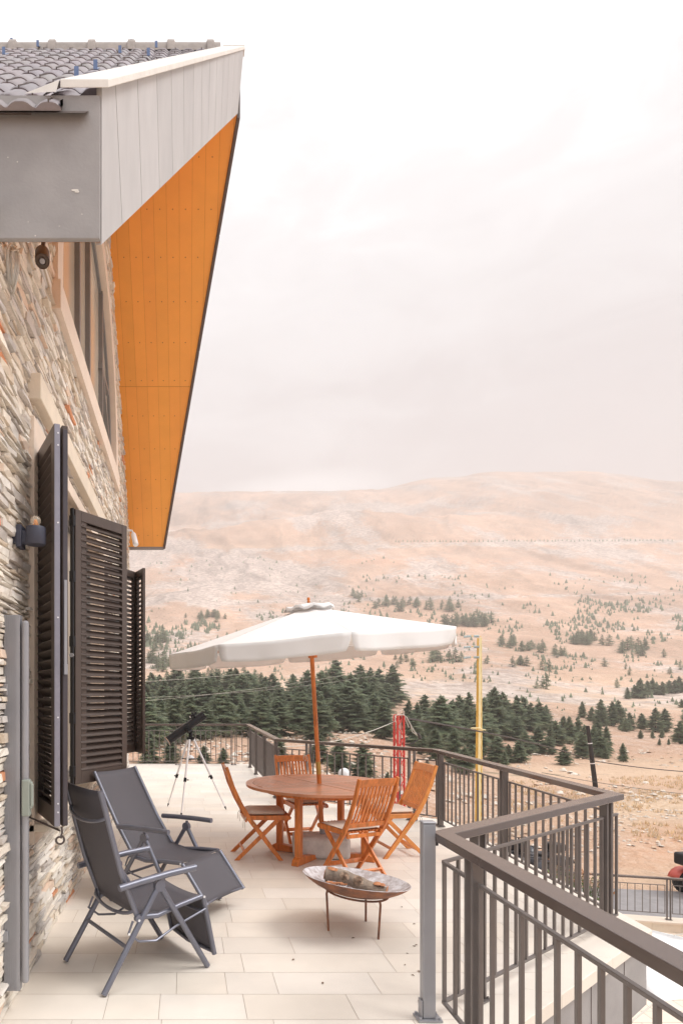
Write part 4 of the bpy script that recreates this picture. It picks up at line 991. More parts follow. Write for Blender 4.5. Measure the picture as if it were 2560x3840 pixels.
# ------------------------------------------------------------------ folding teak chairs
def make_chair(label, woodmat):
    t_ = thing('folding_chair', label, 'chair', (0, 0, 0), 'folding chairs round the teak table')
    sx = [(.23, .0), (.10, .17), (-.03, .34), (-.12, .46), (-.20, .60), (-.28, .78), (-.345, .985)]
    for s_ in (-1, 1):
        p = MB()
        for i in range(len(sx)-1):
            (a, b), (c, d_) = sx[i], sx[i+1]
            tn = lambda j: Vector((sx[min(j+1, 6)][0]-sx[max(j-1, 0)][0], 0, sx[min(j+1, 6)][1]-sx[max(j-1, 0)][1])).normalized()
        vs = []; wd_ = [.048, .046, .046, .052, .046, .042, .034]
        for i, (a, b) in enumerate(sx):
            t2 = Vector((sx[min(i+1, 6)][0]-sx[max(i-1, 0)][0], 0, sx[min(i+1, 6)][1]-sx[max(i-1, 0)][1])).normalized(); n2 = Vector((t2.z, 0, -t2.x))
            if i == 0: n2 = Vector((1, 0, 0)); 
            for yy in (s_*.205, s_*.232):
                for k in (-1, 1): q2 = Vector((a, yy, b))+n2*k*wd_[i]/2; vs.append(q2)
        fs = []
        for i in range(6):
            b0, b1 = i*4, (i+1)*4; fs += [(b0, b0+1, b1+1, b1), (b0+2, b1+2, b1+3, b0+3), (b0, b1, b1+2, b0+2), (b0+1, b0+3, b1+3, b1+1)]
        fs += [(0, 2, 3, 1), (24, 25, 27, 26)]
        p.add(vs, fs, None); obj('back_leg', p, woodmat, t_, .004, 2)
        p = MB(); A, Bq = Vector((-.235, s_*.188, 0)), Vector((.20, s_*.188, .425)); d_ = (Bq-A).normalized()
        p.add([(-.262, s_*.177, 0), (-.208, s_*.177, 0), (-.208, s_*.199, 0), (-.262, s_*.199, 0), (.178, s_*.177, .43), (.222, s_*.177, .41), (.222, s_*.199, .41), (.178, s_*.199, .43)], [(0, 3, 2, 1), (4, 5, 6, 7), (0, 1, 5, 4), (1, 2, 6, 5), (2, 3, 7, 6), (3, 0, 4, 7)]); obj('front_leg', p, woodmat, t_, .003, 2)
    p = MB()
    for s_ in (-1, 1):
        prf = [(-.15, .425), (.30, .418), (.335, .428), (.345, .448), (.325, .468), (.29, .472), (-.15, .468)]
        n = len(prf); y0, y1 = s_*.181, s_*.203; p.add([(a, y0, b) for a, b in prf]+[(a, y1, b) for a, b in prf], [tuple(range(n)), tuple(range(2*n-1, n-1, -1))]+[(i, n+i, n+(i+1) % n, (i+1) % n) for i in range(n)])
    obj('seat_rail', p, woodmat, t_, .003)
    p = MB()
    for k in range(9):
        yy = -.158+.0395*k; prf = [(-.13, .447), (0, .440), (.15, .440), (.29, .452), (.325, .462)]
        vs = [(a, yy+dy_, b+dz_) for a, b in prf for dy_, dz_ in ((-.014, 0), (.014, 0), (.014, .016), (-.014, .016))]
        fs = [f for i in range(4) for f in ((i*4, i*4+1, i*4+5, i*4+4), (i*4+1, i*4+2, i*4+6, i*4+5), (i*4+2, i*4+3, i*4+7, i*4+6), (i*4+3, i*4, i*4+4, i*4+7))]+[(0, 3, 2, 1), (16, 17, 18, 19)]
        p.add(vs, fs)
    obj('seat', p, woodmat, t_, .0015)
    p = MB(); rows = []
    for k in range(11):      # arched top rail
        yy = -.205+.041*k; bow = .018*(1-(yy/.205)**2); zt_ = .975+.006*(1-(yy/.205)**2); xa_ = -.342-bow*.3; xb_ = -.318-bow*.3
        rows.append([(xa_-.012, yy, zt_), (xa_+.010, yy, zt_), (xb_+.02, yy, zt_-.075), (xb_-.004, yy, zt_-.075), (xa_-.012, yy, zt_)])
    p.strip(rows, False)
    obj('top_rail', p, woodmat, t_, .003); p = MB()
    p.bar((-.165, -.206, .53), (-.165, .206, .53), .022, .05, (-.35, 0, .93))
    obj('back_rail', p, woodmat, t_, .003)
    p = MB()
    for k in range(9):
        yy = -.160+.040*k; vs = []
        for i in range(7):
            u_ = i/6; z_ = .548+u_*(.905-.548); x_ = -.172-.148*u_-.010*math.sin(math.pi*u_)
            for dy_, dx_ in ((-.0115, -.006), (.0115, -.006), (.0115, .007), (-.0115, .007)): vs.append((x_+dx_, yy+dy_, z_))
        fs = [f for i in range(6) for f in ((i*4, i*4+1, i*4+5, i*4+4), (i*4+1, i*4+2, i*4+6, i*4+5), (i*4+2, i*4+3, i*4+7, i*4+6), (i*4+3, i*4, i*4+4, i*4+7))]
        p.add(vs, fs)
    obj('backrest', p, woodmat, t_, .001)
    for x_, y_, z_, h_, up_ in ((.155, .206, .10, .04, (.6, 0, .8)), (-.15, .178, .085, .04, (-.7, 0, .7)), (-.135, .2, .42, .035, (0, 0, 1))):
        p = MB(); p.bar((x_, -y_, z_), (x_, y_, z_), .02, h_, up_); obj('stretcher', p, woodmat, t_, .002)
    p = MB()
    for s_ in (-1, 1):
        for x_, z_ in ((.005, .292), (-.06, .38), (-.11, .447)): p.tube([(x_, s_*.2325, z_), (x_, s_*.235, z_)], .007, 10)
    obj('bolt', p, M_['brass'], t_)
    return t_
def cushion_mb(th=.05):
    p = MB(); rows = []; n = 15
    def shape(u_, v_, top_):
        x_ = -.115+.405*u_; y_ = -.19+.38*v_; e_ = min(1, (min(u_, 1-u_)*9))*1.; f_ = min(1, (min(v_, 1-v_)*9)); k = (math.sin(min(1, e_)*1.57)*math.sin(min(1, f_)*1.57))**.5
        return (x_, y_, .468+(th*.5+th*.5*k if top_ else th*.5-th*.45*k))
    for top_ in (True, False): p.strip([[shape(i/n, j/n, top_) for j in range(n+1)] for i in range(n+1)], True)
    return p
chairs = [(.775, 6.945, R(2), 'leftmost teak folding chair, cushioned seat turned to the table', True, .05),
          (1.64, 6.17, R(113), 'teak folding chair nearest the fire bowl, its slatted back to us', False, .018),
          (1.41, 7.74, R(-80), 'teak folding chair behind the table, cushion and tie on its back', True, .05),
          (2.33, 7.05, R(187), 'lighter orange teak folding chair at the right of the table', True, .05)]
proto = make_chair(chairs[0][3], M_['teak'])
for i, (x, y, a, lab, cu, th) in enumerate(chairs):
    if i == 0: c = proto; c.location = (x, y, 0); c.rotation_euler = (0, 0, a)
    else: c = copy_thing(proto, (x, y, 0), a, lab)
    if i == 3:
        for ch in c.children:
            if ch.name.split('.')[0] != 'bolt': ch.data = ch.data.copy(); ch.data.materials[0] = M_['teak2']
    p = cushion_mb(th); o = obj('cushion', p, M_['cushion'])
    o.location = (x, y, 0); o.rotation_euler = (0, 0, a)
    tag(o, ['beige seat cushion on the leftmost teak chair', 'thin beige cushion on the chair nearest the fire bowl', 'beige seat cushion on the chair behind the table', 'pale beige cushion on the lighter orange chair'][i], 'cushion', 'seat cushions')
    p = MB()
    if cu:
        for s_ in (-1, 1):
            q0 = Vector((-.10, s_*.19, .475)); p.tube([q0, q0+Vector((-.04, s_*.035, -.01)), q0+Vector((-.055, s_*.05, -.07)), q0+Vector((-.05, s_*.052, -.15))], .003, 6); p.tube([q0+Vector((-.04, s_*.04, -.01)), q0+Vector((-.07, s_*.05, -.05)), q0+Vector((-.075, s_*.05, -.12))], .003, 6)
        tie = obj('cushion_tie', p, M_['cable'], None); tie.parent = o
p = MB(); c0 = chairs[2]; M = Matrix.Translation((c0[0], c0[1], 0))@Matrix.Rotation(c0[2], 4, 'Z'); q0 = M@Vector((-.325, .14, .955))
p.tube([q0, q0+Vector((.02, -.02, .02)), q0+Vector((.04, -.03, -.01)), q0+Vector((.02, -.035, -.05)), q0+Vector((0, -.035, -.02)), q0+Vector((.01, -.03, .03)), q0+Vector((.05, -.035, .01)), q0+Vector((.055, -.04, -.07))], .0045, 6)
tag(obj('cord', p, M_['cable']), 'pale cord knotted on the top rail of the back chair', 'cord')
# ------------------------------------------------------------------ parasol in its concrete foot
um = thing('parasol', 'off white octagonal parasol on a wooden pole leaning over the table', 'parasol', (TC.x+.03, TC.y, 0))
pb = Vector((1.50, 6.95, .10)); pt_ = Vector((1.352, 6.98, 2.72)); ax = (pt_-pb).normalized()
zax = ax; xax = Vector((1, 0, 0)); xax = (xax-zax*xax.dot(zax)).normalized(); yax = zax.cross(xax)
Mx = Matrix(((xax.x, yax.x, zax.x, 0), (xax.y, yax.y, zax.y, 0), (xax.z, yax.z, zax.z, 0), (0, 0, 0, 1)))
p = MB(); p.tube([pb, pb.lerp(pt_, .30)], .0245, 16); p.tube([pb.lerp(pt_, .348), pt_], .0235, 16); obj('pole', p, M_['teak'], um)
p = MB(); p.tube([pb.lerp(pt_, .298), pb.lerp(pt_, .35)], .027, 16); obj('pole_joint', p, M_['brass'], um)
hub = pb+ax*((2.705-.10)/ax.z)
tl_ = Matrix.Rotation(R(-1.3), 4, Vector((0, 1, 0)))@Matrix.Rotation(R(1.5), 4, 'X')
CM = Matrix.Translation(hub)@tl_@Mx
NR = 1.555; DROP = .40
def vert(k, r_, sag=0): a = R(1+45*k); return Vector((r_*NR*math.cos(a), r_*NR*math.sin(a), -DROP*r_-sag))
can = MB(); val = MB(); n = 14; mseg = 14
for k in range(8):
    rows = []
    for i in range(n+1):
        r_ = .03+.97*i/n; a, b = vert(k, r_), vert(k+1, r_); row = []
        for j in range(mseg+1):
            s_ = j/mseg; q2 = a.lerp(b, s_); cat = math.sin(math.pi*s_); q2.z -= .010*r_*cat*r_+.012*math.sin(math.pi*r_)*cat; c_in = 1-.008*cat*r_**3; q2.x *= c_in; q2.y *= c_in
            q2.z += .003*math.sin(9*s_+k*2+r_*4)*r_
            row.append(CM@q2)
        rows.append(row)
    can.strip(rows, True)
    edge = rows[-1]; rows = []
    ph = random.uniform(0, 6)
    for i in range(6):
        d_ = i/5; row = []
        for j in range(mseg+1):
            s_ = j/mseg; e2 = Vector(edge[j]); o_ = e2-hub; o_.z = 0; o_.normalize(); endk = (abs(s_-.5)*2)**6
            q2 = e2+o_*(.002+.012*math.sin(s_*13+ph)*d_+.010*math.sin(s_*29+ph*2)*d_)-Vector((0, 0, d_*(.170-.012*endk)))
            q2 += (Vector(edge[mseg//2])-e2).normalized()*(.045*endk*d_*d_) if endk > .02 else Vector((0, 0, 0))
            row.append(q2)
        rows.append(row)
    val.strip(rows, True)
obj('canopy', can, M_['canvas'], um, sharp=25); obj('valance', val, M_['canvas'], um, solid=.002)
vt = MB(); rows = []
for i in range(5):
    r_ = [.02, .07, .13, .165, .175][i]; row = []
    for k in range(33):
        a = 2*math.pi*k/32; fl = .013*math.sin(k*math.pi/4*2+1)+.008*math.sin(k*1.9); z_ = .042-.27*r_+(fl if i > 2 else 0)-(.0 if i < 4 else .028); row.append(CM@Vector((r_*NR*math.cos(a), r_*NR*math.sin(a), z_)))
    rows.append(row)
vt.strip(rows, True); obj('vent_cap', vt, M_['canvas'], um, solid=.003)
p = MB(); p.lathe([(0, .0), (.022, 0), (.024, .03), (.016, .04), (.022, .055), (.024, .07), (.014, .088), (0, .092)], 16, Matrix.Translation(hub+ax*.035)@Mx@Matrix.Scale(.75, 4)); obj('finial', p, M_['teak'], um)
for k in range(8):
    p = MB(); p.bar(CM@(vert(k, .03)-Vector((0, 0, .03))), CM@(vert(k, .985)-Vector((0, 0, .022))), .018, .026); p.bar(CM@Vector((0, 0, -.52)), CM@(vert(k, .48)-Vector((0, 0, .03))), .014, .02); obj('rib', p, M_['teak'], um)
p = MB(); p.lathe([(.026, -.56), (.05, -.56), (.05, -.49), (.026, -.49)], 16, CM); p.lathe([(.026, -.10), (.05, -.10), (.05, -.04), (.026, -.04)], 16, CM); obj('hub', p, M_['teak'], um)
cb = thing('parasol_weight', 'rounded pale concrete block holding the parasol pole under the table', 'base', (1.5, 6.95, 0))
p = MB(); M = Matrix.Translation((1.47, 6.93, .118))@Matrix.Rotation(R(-8), 4, 'Z'); p.box((0, 0, 0), (.60, .34, .235), M); obj('block', p, M_['concrete'], cb, .045, 4, sharp=60)
p = MB(); p.tube([(1.497, 6.95, .22), (1.492, 6.95, .30)], .032, 16); obj('socket', p, M_['alu'], cb)

# ------------------------------------------------------------------ reclining chairs
def recliner(label, loc, head, back, foot, seat_f, armz, name='reclining_chair'):
    t_ = thing(name, label, 'recliner', loc, 'dark reclining chairs by the wall', head)
    PINV[t_.name] = (0, 0, 0)
    H = .285; V3 = lambda u_, v_, z_: Vector((u_, v_, z_))
    bb, bt = (.233, .43), back; sf_ = seat_f; ft = foot; fr_ = MB(); mtl = M_['chair_alu']
    for s_ in (-1, 1):
        y = s_*H; p = MB()
        pv = V3(.38, y, .592)
        for e_ in ((.0, 0), (.746, 0)):
            q2 = V3(e_[0], y, .0); d_ = (pv-q2).normalized(); p.tube([q2+d_*.012, pv-d_*.035], .0185, 12)
        obj('leg', p, mtl, t_)
        p = MB(); p.tube([V3(.38, y-.016, .585), V3(.38, y+.016, .585)], .036, 18); p.tube([V3(.38, y, .585), V3(.385, y, .635)], .012, 8); obj('pivot', p, mtl, t_)
        p = MB(); a0 = armz[0]; pts = [V3(.10, y*1.04, a0), V3(.25, y*1.04, a0+(armz[1]-a0)*.3+.004), V3(.45, y*1.04, a0+(armz[1]-a0)*.7+.004), V3(.64, y*1.04, armz[1])]
        p.tube(pts, .021, 14); obj('armrest', p, mtl, t_)
    inn = .262
    for s_ in (-1, 1):
        y = s_*inn; p = MB()
        B0, B1 = V3(bb[0], y, bb[1]), V3(bt[0], y, bt[1]); md = B0.lerp(B1, .35)+Vector((-.02, 0, 0))
        p.tube([B0, md, B1], .0165, 12); obj('back_stile', p, mtl, t_)
        p = MB(); S0, S1 = V3(bb[0]+.01, y, bb[1]-.02), V3(sf_[0], y, sf_[1]); p.tube([S0, V3(.38, y, bb[1]-.035), V3(.55, y, (bb[1]+sf_[1])/2-.012), S1], .0165, 12); obj('seat_stile', p, mtl, t_)
        p = MB(); p.tube([S1+Vector((.015, 0, -.005)), V3(ft[0], y, ft[1])], .0165, 12); obj('footrest_stile', p, mtl, t_)
        p = MB(); p.tube([V3(.20, y*1.07, bb[1]-.03), V3(.17, y*1.07, .33), V3(.24, y*1.07, .27), V3(.36, y*1.07, .25), V3(.50, y*1.07, .31), V3(sf_[0]+(ft[0]-sf_[0])*.2, y*1.07, sf_[1]+(ft[1]-sf_[1])*.2)], .0075, 8)
        p.tube([V3(bb[0], y*1.02, bb[1]-.02), V3(bb[0], y*1.12, bb[1]-.02)], .021, 12); obj('link_rod', p, mtl, t_)
        p = MB()
        for q2 in (V3(.17, y*1.07+s_*.008, .33), V3(.235, y*1.1+s_*.006, .40), V3(sf_[0]+.01, y+s_*.018, sf_[1])): p.tube([q2, q2+Vector((0, s_*.004, 0))], .008, 8)
        obj('rivet', p, M_['silver'], t_)
    # bowed cross bars
    for fz in (.04, .80):
        a = Vector((bb[0]+(bt[0]-bb[0])*fz, 0, bb[1]+(bt[1]-bb[1])*fz)); nb = Vector((-(bt[1]-bb[1]), 0, bt[0]-bb[0])).normalized()
        p = MB(); p.tube([a+Vector((0, inn*math.cos(w2), 0))+nb*(.055*math.sin(w2))-Vector((0, 0, .035*math.sin(w2))) for w2 in np.linspace(0, math.pi, 13)], .011, 8); obj('back_bow', p, mtl, t_)
    p = MB(); p.tube([V3(.16, -H, .25), V3(.16, H, .25)], .012, 8); obj('crossbar', p, mtl, t_)
    q2 = (sf_[0]+(ft[0]-sf_[0])*.25, sf_[1]+(ft[1]-sf_[1])*.25); p = MB(); p.tube([V3(q2[0]-.02, -inn, q2[1]), V3(q2[0]-.05, 0, q2[1]), V3(q2[0]-.02, inn, q2[1])], .011, 8); obj('footrest_bar', p, mtl, t_); p = MB()
    q2 = (sf_[0]+(ft[0]-sf_[0])*.97, sf_[1]+(ft[1]-sf_[1])*.97); p.tube([V3(q2[0], -inn, q2[1]), V3(q2[0]-.03, 0, q2[1]), V3(q2[0], inn, q2[1])], .011, 8)
    obj('footrest_bar', p, mtl, t_)
    p = MB(); path = []
    B0, B1 = Vector((bb[0], 0, bb[1])), Vector((bt[0], 0, bt[1]))
    for i in range(15): u_ = i/14; q2 = B1.lerp(B0, u_); path.append((q2.x-.012*math.sin(math.pi*u_)*1-.0, q2.z, .010+.012*math.sin(math.pi*u_)))
    S1 = Vector((sf_[0], 0, sf_[1]))
    for i in range(1, 11): u_ = i/10; q2 = B0.lerp(S1, u_); path.append((q2.x, q2.z-.035*math.sin(math.pi*u_)**.8+.006, .02))
    rows = []
    for x_, z_, sg in path: rows.append([V3(x_, inn*v_, z_-sg*(1-v_*v_)) for v_ in np.linspace(-1, 1, 11)])
    p.strip(rows, True); obj('sling', p, M_['sling'], t_, solid=.003, sharp=60)
    p = MB(); rows = []
    F1 = Vector((ft[0], 0, ft[1]))
    for i in range(9): u_ = .03+.95*i/8; q2 = S1.lerp(F1, u_); rows.append([V3(q2.x+.006-.014*(1-v_*v_), inn*v_, q2.z+.004-.006*(1-v_*v_)) for v_ in np.linspace(-1, 1, 11)])
    p.strip(rows, True); obj('footrest_sling', p, M_['sling'], t_, solid=.003)
    return t_
# origin = middle of the rear feet
h1 = R(33); o1 = Vector((-.474, 3.709))+.285*Vector((-math.sin(h1), math.cos(h1)))
recliner('upright dark grey reclining chair nearest the camera, seen from behind', (o1.x, o1.y, 0), h1, (-.005, 1.19), (.81, .064), (.707, .456), (.615, .66))
h2 = R(-37); o2 = Vector((-.631, 5.43))+.285*Vector((-math.sin(h2), math.cos(h2)))
recliner('second dark grey reclining chair leaning back with its footrest out', (o2.x, o2.y, 0), h2, (-.21, 1.075), (.985, .15), (.735, .43), (.645, .665))

# ------------------------------------------------------------------ telescope
te = thing('telescope', 'black tube telescope on a silver tripod by the far railing', 'telescope', (.1, 9.58, 0))
hub_ = W(715, 2768, 9.55); a0, a1 = W(624+3, 2784-4, 9.45), W(764, 2677+5, 9.62); dT = (a1-a0).normalized(); Rt = .063
zq = dT; xq = Vector((0, 0, 1)).cross(zq).normalized(); yq = zq.cross(xq); TM = Matrix(((xq.x, yq.x, zq.x, a0.x), (xq.y, yq.y, zq.y, a0.y), (xq.z, yq.z, zq.z, a0.z), (0, 0, 0, 1))); TL = (a1-a0).length
p = MB(); p.lathe([(0, 0), (Rt+.004, 0), (Rt+.004, .03), (Rt, .032), (Rt, TL-.05), (Rt+.004, TL-.048), (Rt+.004, TL), (Rt-.006, TL), (Rt-.006, TL-.1), (0, TL-.1)], 32, TM); obj('tube', p, M_['black'], te)
p = MB(); p.lathe([(Rt+.0045, .0), (Rt+.0055, .002), (Rt+.0055, .006), (Rt+.0045, .008)], 32, TM); obj('trim_ring', p, mat('copper trim', (.6, .4, .28), .35, .4), te)
p = MB(); f0 = a0+dT*(TL*.72)+yq*(Rt+.035); p.tube([f0, f0+dT*.12], .016, 12); p.tube([f0+dT*.02, f0+dT*.02-yq*.04], .006, 6); e0 = a0+dT*(TL*.80)+yq*Rt-xq*.02; p.tube([e0, e0+yq*.05, ], .02, 12); p.tube([e0+yq*.05, e0+yq*.085], .013, 12); obj('finder', p, M_['black'], te)
p = MB(); p.tube([f0-dT*.002, f0+dT*.004], .017, 12); obj('finder_lens', p, M_['silver'], te)
p = MB(); mid = a0.lerp(a1, .52)-Vector((0, .0, 0)); p.tube([mid+Vector((0, -Rt-.012, -.01)), mid+Vector((.03, -Rt-.012, -.06)), hub_+Vector((0, -.02, .12))], .020, 8); p.tube([mid+Vector((0, -Rt-.02, 0)), mid+Vector((0, -Rt+.01, 0))], .032, 14); p.tube([hub_+Vector((0, 0, .13)), hub_+Vector((0, 0, .0))], .03, 12); p.box(tuple(hub_+Vector((.0, 0, -.0))), (.11, .06, .04)); obj('mount', p, M_['black'], te)
feet = [W(629, 3024, 9.96), W(679, 3064, 9.10), W(849, 3037, 9.67)]; offs = [Vector((-.04, .02, -.02)), Vector((-.015, -.03, -.02)), Vector((.045, 0, -.015))]
for i, f_ in enumerate(feet):
    f_.z = 0.0; top_ = hub_+offs[i]; p = MB(); mid_ = top_.lerp(f_, .53); p.tube([top_, mid_], .0165, 10); p.tube([mid_, top_.lerp(f_, .955)], .0115, 10); lg = obj('leg', p, M_['silver'], te)
    p = MB(); p.tube([top_.lerp(f_, .95), top_.lerp(f_, .96), f_], [.013, .014, .003], 10); obj('foot', p, M_['black'], lg)
    p = MB(); p.tube([top_.lerp(f_, .505), top_.lerp(f_, .555)], .022, 10); p.tube([mid_, mid_+Vector((.045 if i == 1 else -.035, -.01, 0))], .006, 6); p.tube([mid_+Vector((.045 if i == 1 else -.035, -.01, -.012)), mid_+Vector((.045 if i == 1 else -.035, -.01, .012))], .006, 6); obj('clamp', p, M_['black'], lg)
p = MB(); zt = .79; cts = [(hub_+offs[i]).lerp(feet[i], (hub_.z-zt)/hub_.z) for i in range(3)]; cc = (cts[0]+cts[1]+cts[2])/3
for c in cts: p.bar(c, cc, .03, .012)
p.lathe([(0, 0), (.085, 0), (.09, .008), (0, .01)], 24, Matrix.Translation(cc)); obj('tray', p, M_['black'], te)
p = MB(); p.lathe([(0, .055), (.02, .055), (.05, .03), (.055, .012), (.05, .008)], 16, Matrix.Translation(cc+Vector((.0, -.01, .004)))); p.box(tuple(cc+Vector((-.05, 0, .025))), (.04, .04, .025)); tag(obj('telescope_accessory', p, M_['white'], None, .004), 'small white accessory lying on the telescope tripod tray', 'accessory')

# ------------------------------------------------------------------ fire bowl
fbw = thing('fire_bowl', 'shallow rusty steel fire bowl on a thin three legged stand', 'fire bowl', (1.27, 4.76, 0))
fc = Vector((1.268, 4.745, .392)); BM_ = Matrix.Translation(fc)@Matrix.Rotation(R(5.7), 4, 'Y')@Matrix.Rotation(R(-3.5), 4, 'X'); RB_ = .388
prf = [(RB_*math.sin(t_)/math.sin(1.05), .0-.128*((math.cos(t_)-math.cos(1.05))/(1-math.cos(1.05)))) for t_ in np.linspace(0.0, 1.05, 14)]
def rimw(p_): return p_
p = MB(); p.lathe([(max(.0001, a), b-.004) for a, b in prf], 64, BM_); obj('bowl_outside', p, M_['rust'], fbw)
p = MB(); p.lathe([(max(.0001, a-.002), b) for a, b in prf]+[(prf[-1][0]+.001, prf[-1][1]-.003)], 64, BM_); obj('bowl_inside', p, M_['ash'], fbw)
p = MB(); rr_ = .225; rc = Vector((1.275, 4.755, .287)); RM = Matrix.Translation(rc)@Matrix.Rotation(R(4.5), 4, 'Y'); p.tube([RM@Vector((rr_*math.cos(a), rr_*math.sin(a), 0)) for a in np.linspace(0, 2*math.pi, 49)], .0075, 8, caps=False); obj('ring', p, M_['rust'], fbw)
for (px, py), an in (((1231, 3490), 0), ((1371, 3455), 0), ((1418, 3522), 0)):
    D = EYE*F/(py-CY); f_ = Vector(((px-CX)/F*D, D, 0)); v = f_-Vector((rc.x, rc.y, 0)); v.z = 0; v.normalize(); q2 = RM@Vector((v.x*rr_, v.y*rr_, 0)); p = MB(); p.tube([f_, q2+Vector((0, 0, -.03)), q2+Vector((-v.x*.006, -v.y*.006, -.004))], .0085, 8); obj('leg', p, M_['rust'], fbw)
p = MB(); random.seed(6)
for k in range(240):
    r_ = math.sqrt(random.random())*.24; a = random.uniform(0, 6.28); t_ = r_/RB_; z_ = -.128*(1-t_*t_*.93)+.008; s = random.uniform(.004, .016); M = BM_@Matrix.Translation((r_*math.cos(a), r_*math.sin(a), z_+.006))@Matrix.Rotation(random.uniform(0, 3), 4, 'Z')@Matrix.Rotation(random.uniform(-.5, .5), 4, 'X')
    c = random.choice([(.85, .8, .78), (.35, .28, .27), (1, .97, .95), (.6, .45, .42)]); p.box((0, 0, 0), (s*2.4, s*1.3, s*.7), M, c)
struct(obj('ash', p, mat('ash flakes', (.62, .58, .57), .9, 0, .3, 60, tint=True)), 'stuff', 'white ash and charcoal crumbs in the fire bowl')
lA, lB = W(1222, 3277, 4.86), W(1448, 3328, 4.66)
lA.z = .392+.005; lB.z = .312; lg = MB(); pts = []; rs = []
for i in range(13):
    u_ = i/12; q2 = lA.lerp(lB, u_); q2.z += .012*math.sin(u_*5); q2.y += .006*math.sin(u_*9); pts.append(q2); rs.append(.052-.004*u_+.003*math.sin(i*2.1))
lg.tube(pts, rs, 18, caps=False); log = obj('log', lg, M_['bark'], None, sharp=70); tag(log, 'short bark covered log resting in the fire bowl', 'log')
p = MB(); dl_ = (lB-lA).normalized()
for e_, r_, s_ in ((lA, rs[0], -1), (lB, rs[-1], 1)): p.tube([e_, e_+dl_*.003*s_], [r_*.995, r_*.97], 18)
p.box((0, 0, 0), (.001, .001, .001), Matrix.Translation(lA)); obj('cut_end', p, M_['cutwood'], log)
p = MB()
for u_, w_ in ((.06, .9), (.1, 1.1), (.16, .8), (.86, 1.2), (.92, .9)):
    q2 = lA.lerp(lB, u_)+Vector((random.uniform(-.01, .01), -.012, .047)); M = Matrix.Translation(q2)@Matrix.Rotation(random.uniform(0, 3), 4, 'Z'); p.lathe([(0, .010), (.016*w_, .008), (.028*w_, -.004)], 9, M)
obj('bare_patch', p, M_['cutwood'], log)
def cone_obj(c, s, ax_, label):
    p = MB(); ax_ = Vector(ax_).normalized(); q4 = ax_.to_track_quat('Z', 'Y').to_matrix().to_4x4(); p.lathe([(0, -.3*s), (.25*s, 0), (.3*s, .4*s), (.15*s, .9*s), (0, 1.1*s)], 10, Matrix.Translation(c)@q4)
    for i in range(11):
        z_ = -.25+i*.12; r_ = .62*math.sin(min(1, (i+2.5)/7)*math.pi/2)*(1 if i < 6 else 1-(i-5)*.14)
        for k in range(9):
            a = k*.698+i*.43; M = Matrix.Translation(c)@q4@Matrix.Scale(s, 4)@Matrix.Translation((0, 0, z_))@Matrix.Rotation(a, 4, 'Z'); p.add([(r_*.4, -.10, 0), (r_*.4, .10, 0), (r_, .15, .13), (r_*1.1, 0, .19), (r_, -.15, .13), (r_*.9, 0, .06)], [(0, 1, 2, 3, 4), (0, 5, 1), (1, 5, 2), (2, 5, 3), (3, 5, 4), (4, 5, 0)], None, False, M)
    o = obj('pine_cone', p, M_['cone']); tag(o, label, 'pine cone', 'pine cones in the fire bowl')
cone_obj(W(1288, 3290, 4.62), .052, (.1, -.8, .5), 'pine cone leaning on the log, left of the other cone')
cone_obj(W(1336, 3306, 4.57), .056, (.3, -.9, .5), 'open pine cone at the front rim side, its tip facing us')
p = MB(); random.seed(12); c = W(1235, 3308, 4.66)
for k in range(5): p.box((0, 0, 0), (.05, .02, .012), Matrix.Translation(c+Vector((.025*k, random.uniform(-.02, .02), -.003*k)))@Matrix.Rotation(random.uniform(-.5, .5), 4, 'Z')@Matrix.Rotation(random.uniform(-.4, .4), 4, 'X'))
tag(obj('charred_sticks', p, M_['cutwood'], None, .003), 'small charred wood pieces at the left of the fire bowl', 'firewood')

# ------------------------------------------------------------------ masts, poles, wires
def lattice(name, label, base, top_, w0, w1, nseg, mt, legw, brw, loc=None):
    t_ = thing(name, label, 'mast', tuple(base)); B_, T_ = Vector(base), Vector(top_); cor = [(-1, -1), (1, -1), (1, 1), (-1, 1)]; a = R(12)
    P_ = lambda u_, c: B_.lerp(T_, u_)+Vector((c[0]*math.cos(a)-c[1]*math.sin(a), c[0]*math.sin(a)+c[1]*math.cos(a), 0))*(w0+(w1-w0)*u_)/2
    p = MB()
    for c in cor: p.bar(P_(0, c), P_(1, c), legw, legw*.9, (c[0], c[1], 0), None, legw*.8, legw*.8)
    obj('leg_angles', p, mt, t_)
    p = MB()
    for i in range(nseg):
        u0, u1 = i/nseg, (i+1)/nseg
        for k in range(4):
            c0, c1 = cor[k], cor[(k+1) % 4]
            if i % 2: c0, c1 = c1, c0
            p.bar(P_(u0, c0), P_(u1, c1), brw, brw*.3, (c0[0]+c1[0], c0[1]+c1[1], 0))
    obj('bracing', p, mt, t_); return t_, P_
Dr = 13.5; rt = W(1495, 2684, Dr); rbm = W(1499, 3300, Dr); rbm.z = -4.3
red, PR = lattice('lattice_mast', 'red steel lattice mast with loose cables behind the railing', rbm, rt, .165, .14, 25, M_['red'], .040, .018)
p = MB(); p.box((rt.x, rt.y, rt.z+.01), (.17, .17, .03)); q2 = W(1505, 2975, Dr); p.box((q2.x, q2.y-.11, q2.z), (.17, .012, .10)); obj('top_plate', p, M_['red'], red)
p = MB(); q2 = W(1506, 2972, Dr-.14); p.box(tuple(q2), (.06, .008, .07)); obj('number_plate', p, M_['white'], red)
p = MB(); p.tube([rt+Vector((.03, 0, 0)), rt+Vector((.02, 0, .09)), rt+Vector((.06, 0, .13)), rt+Vector((.10, 0, .10)), rt+Vector((.11, 0, 0)), rt+Vector((.13, 0, -.06)), rt+Vector((.21, 0, -.25))], .008, 6)
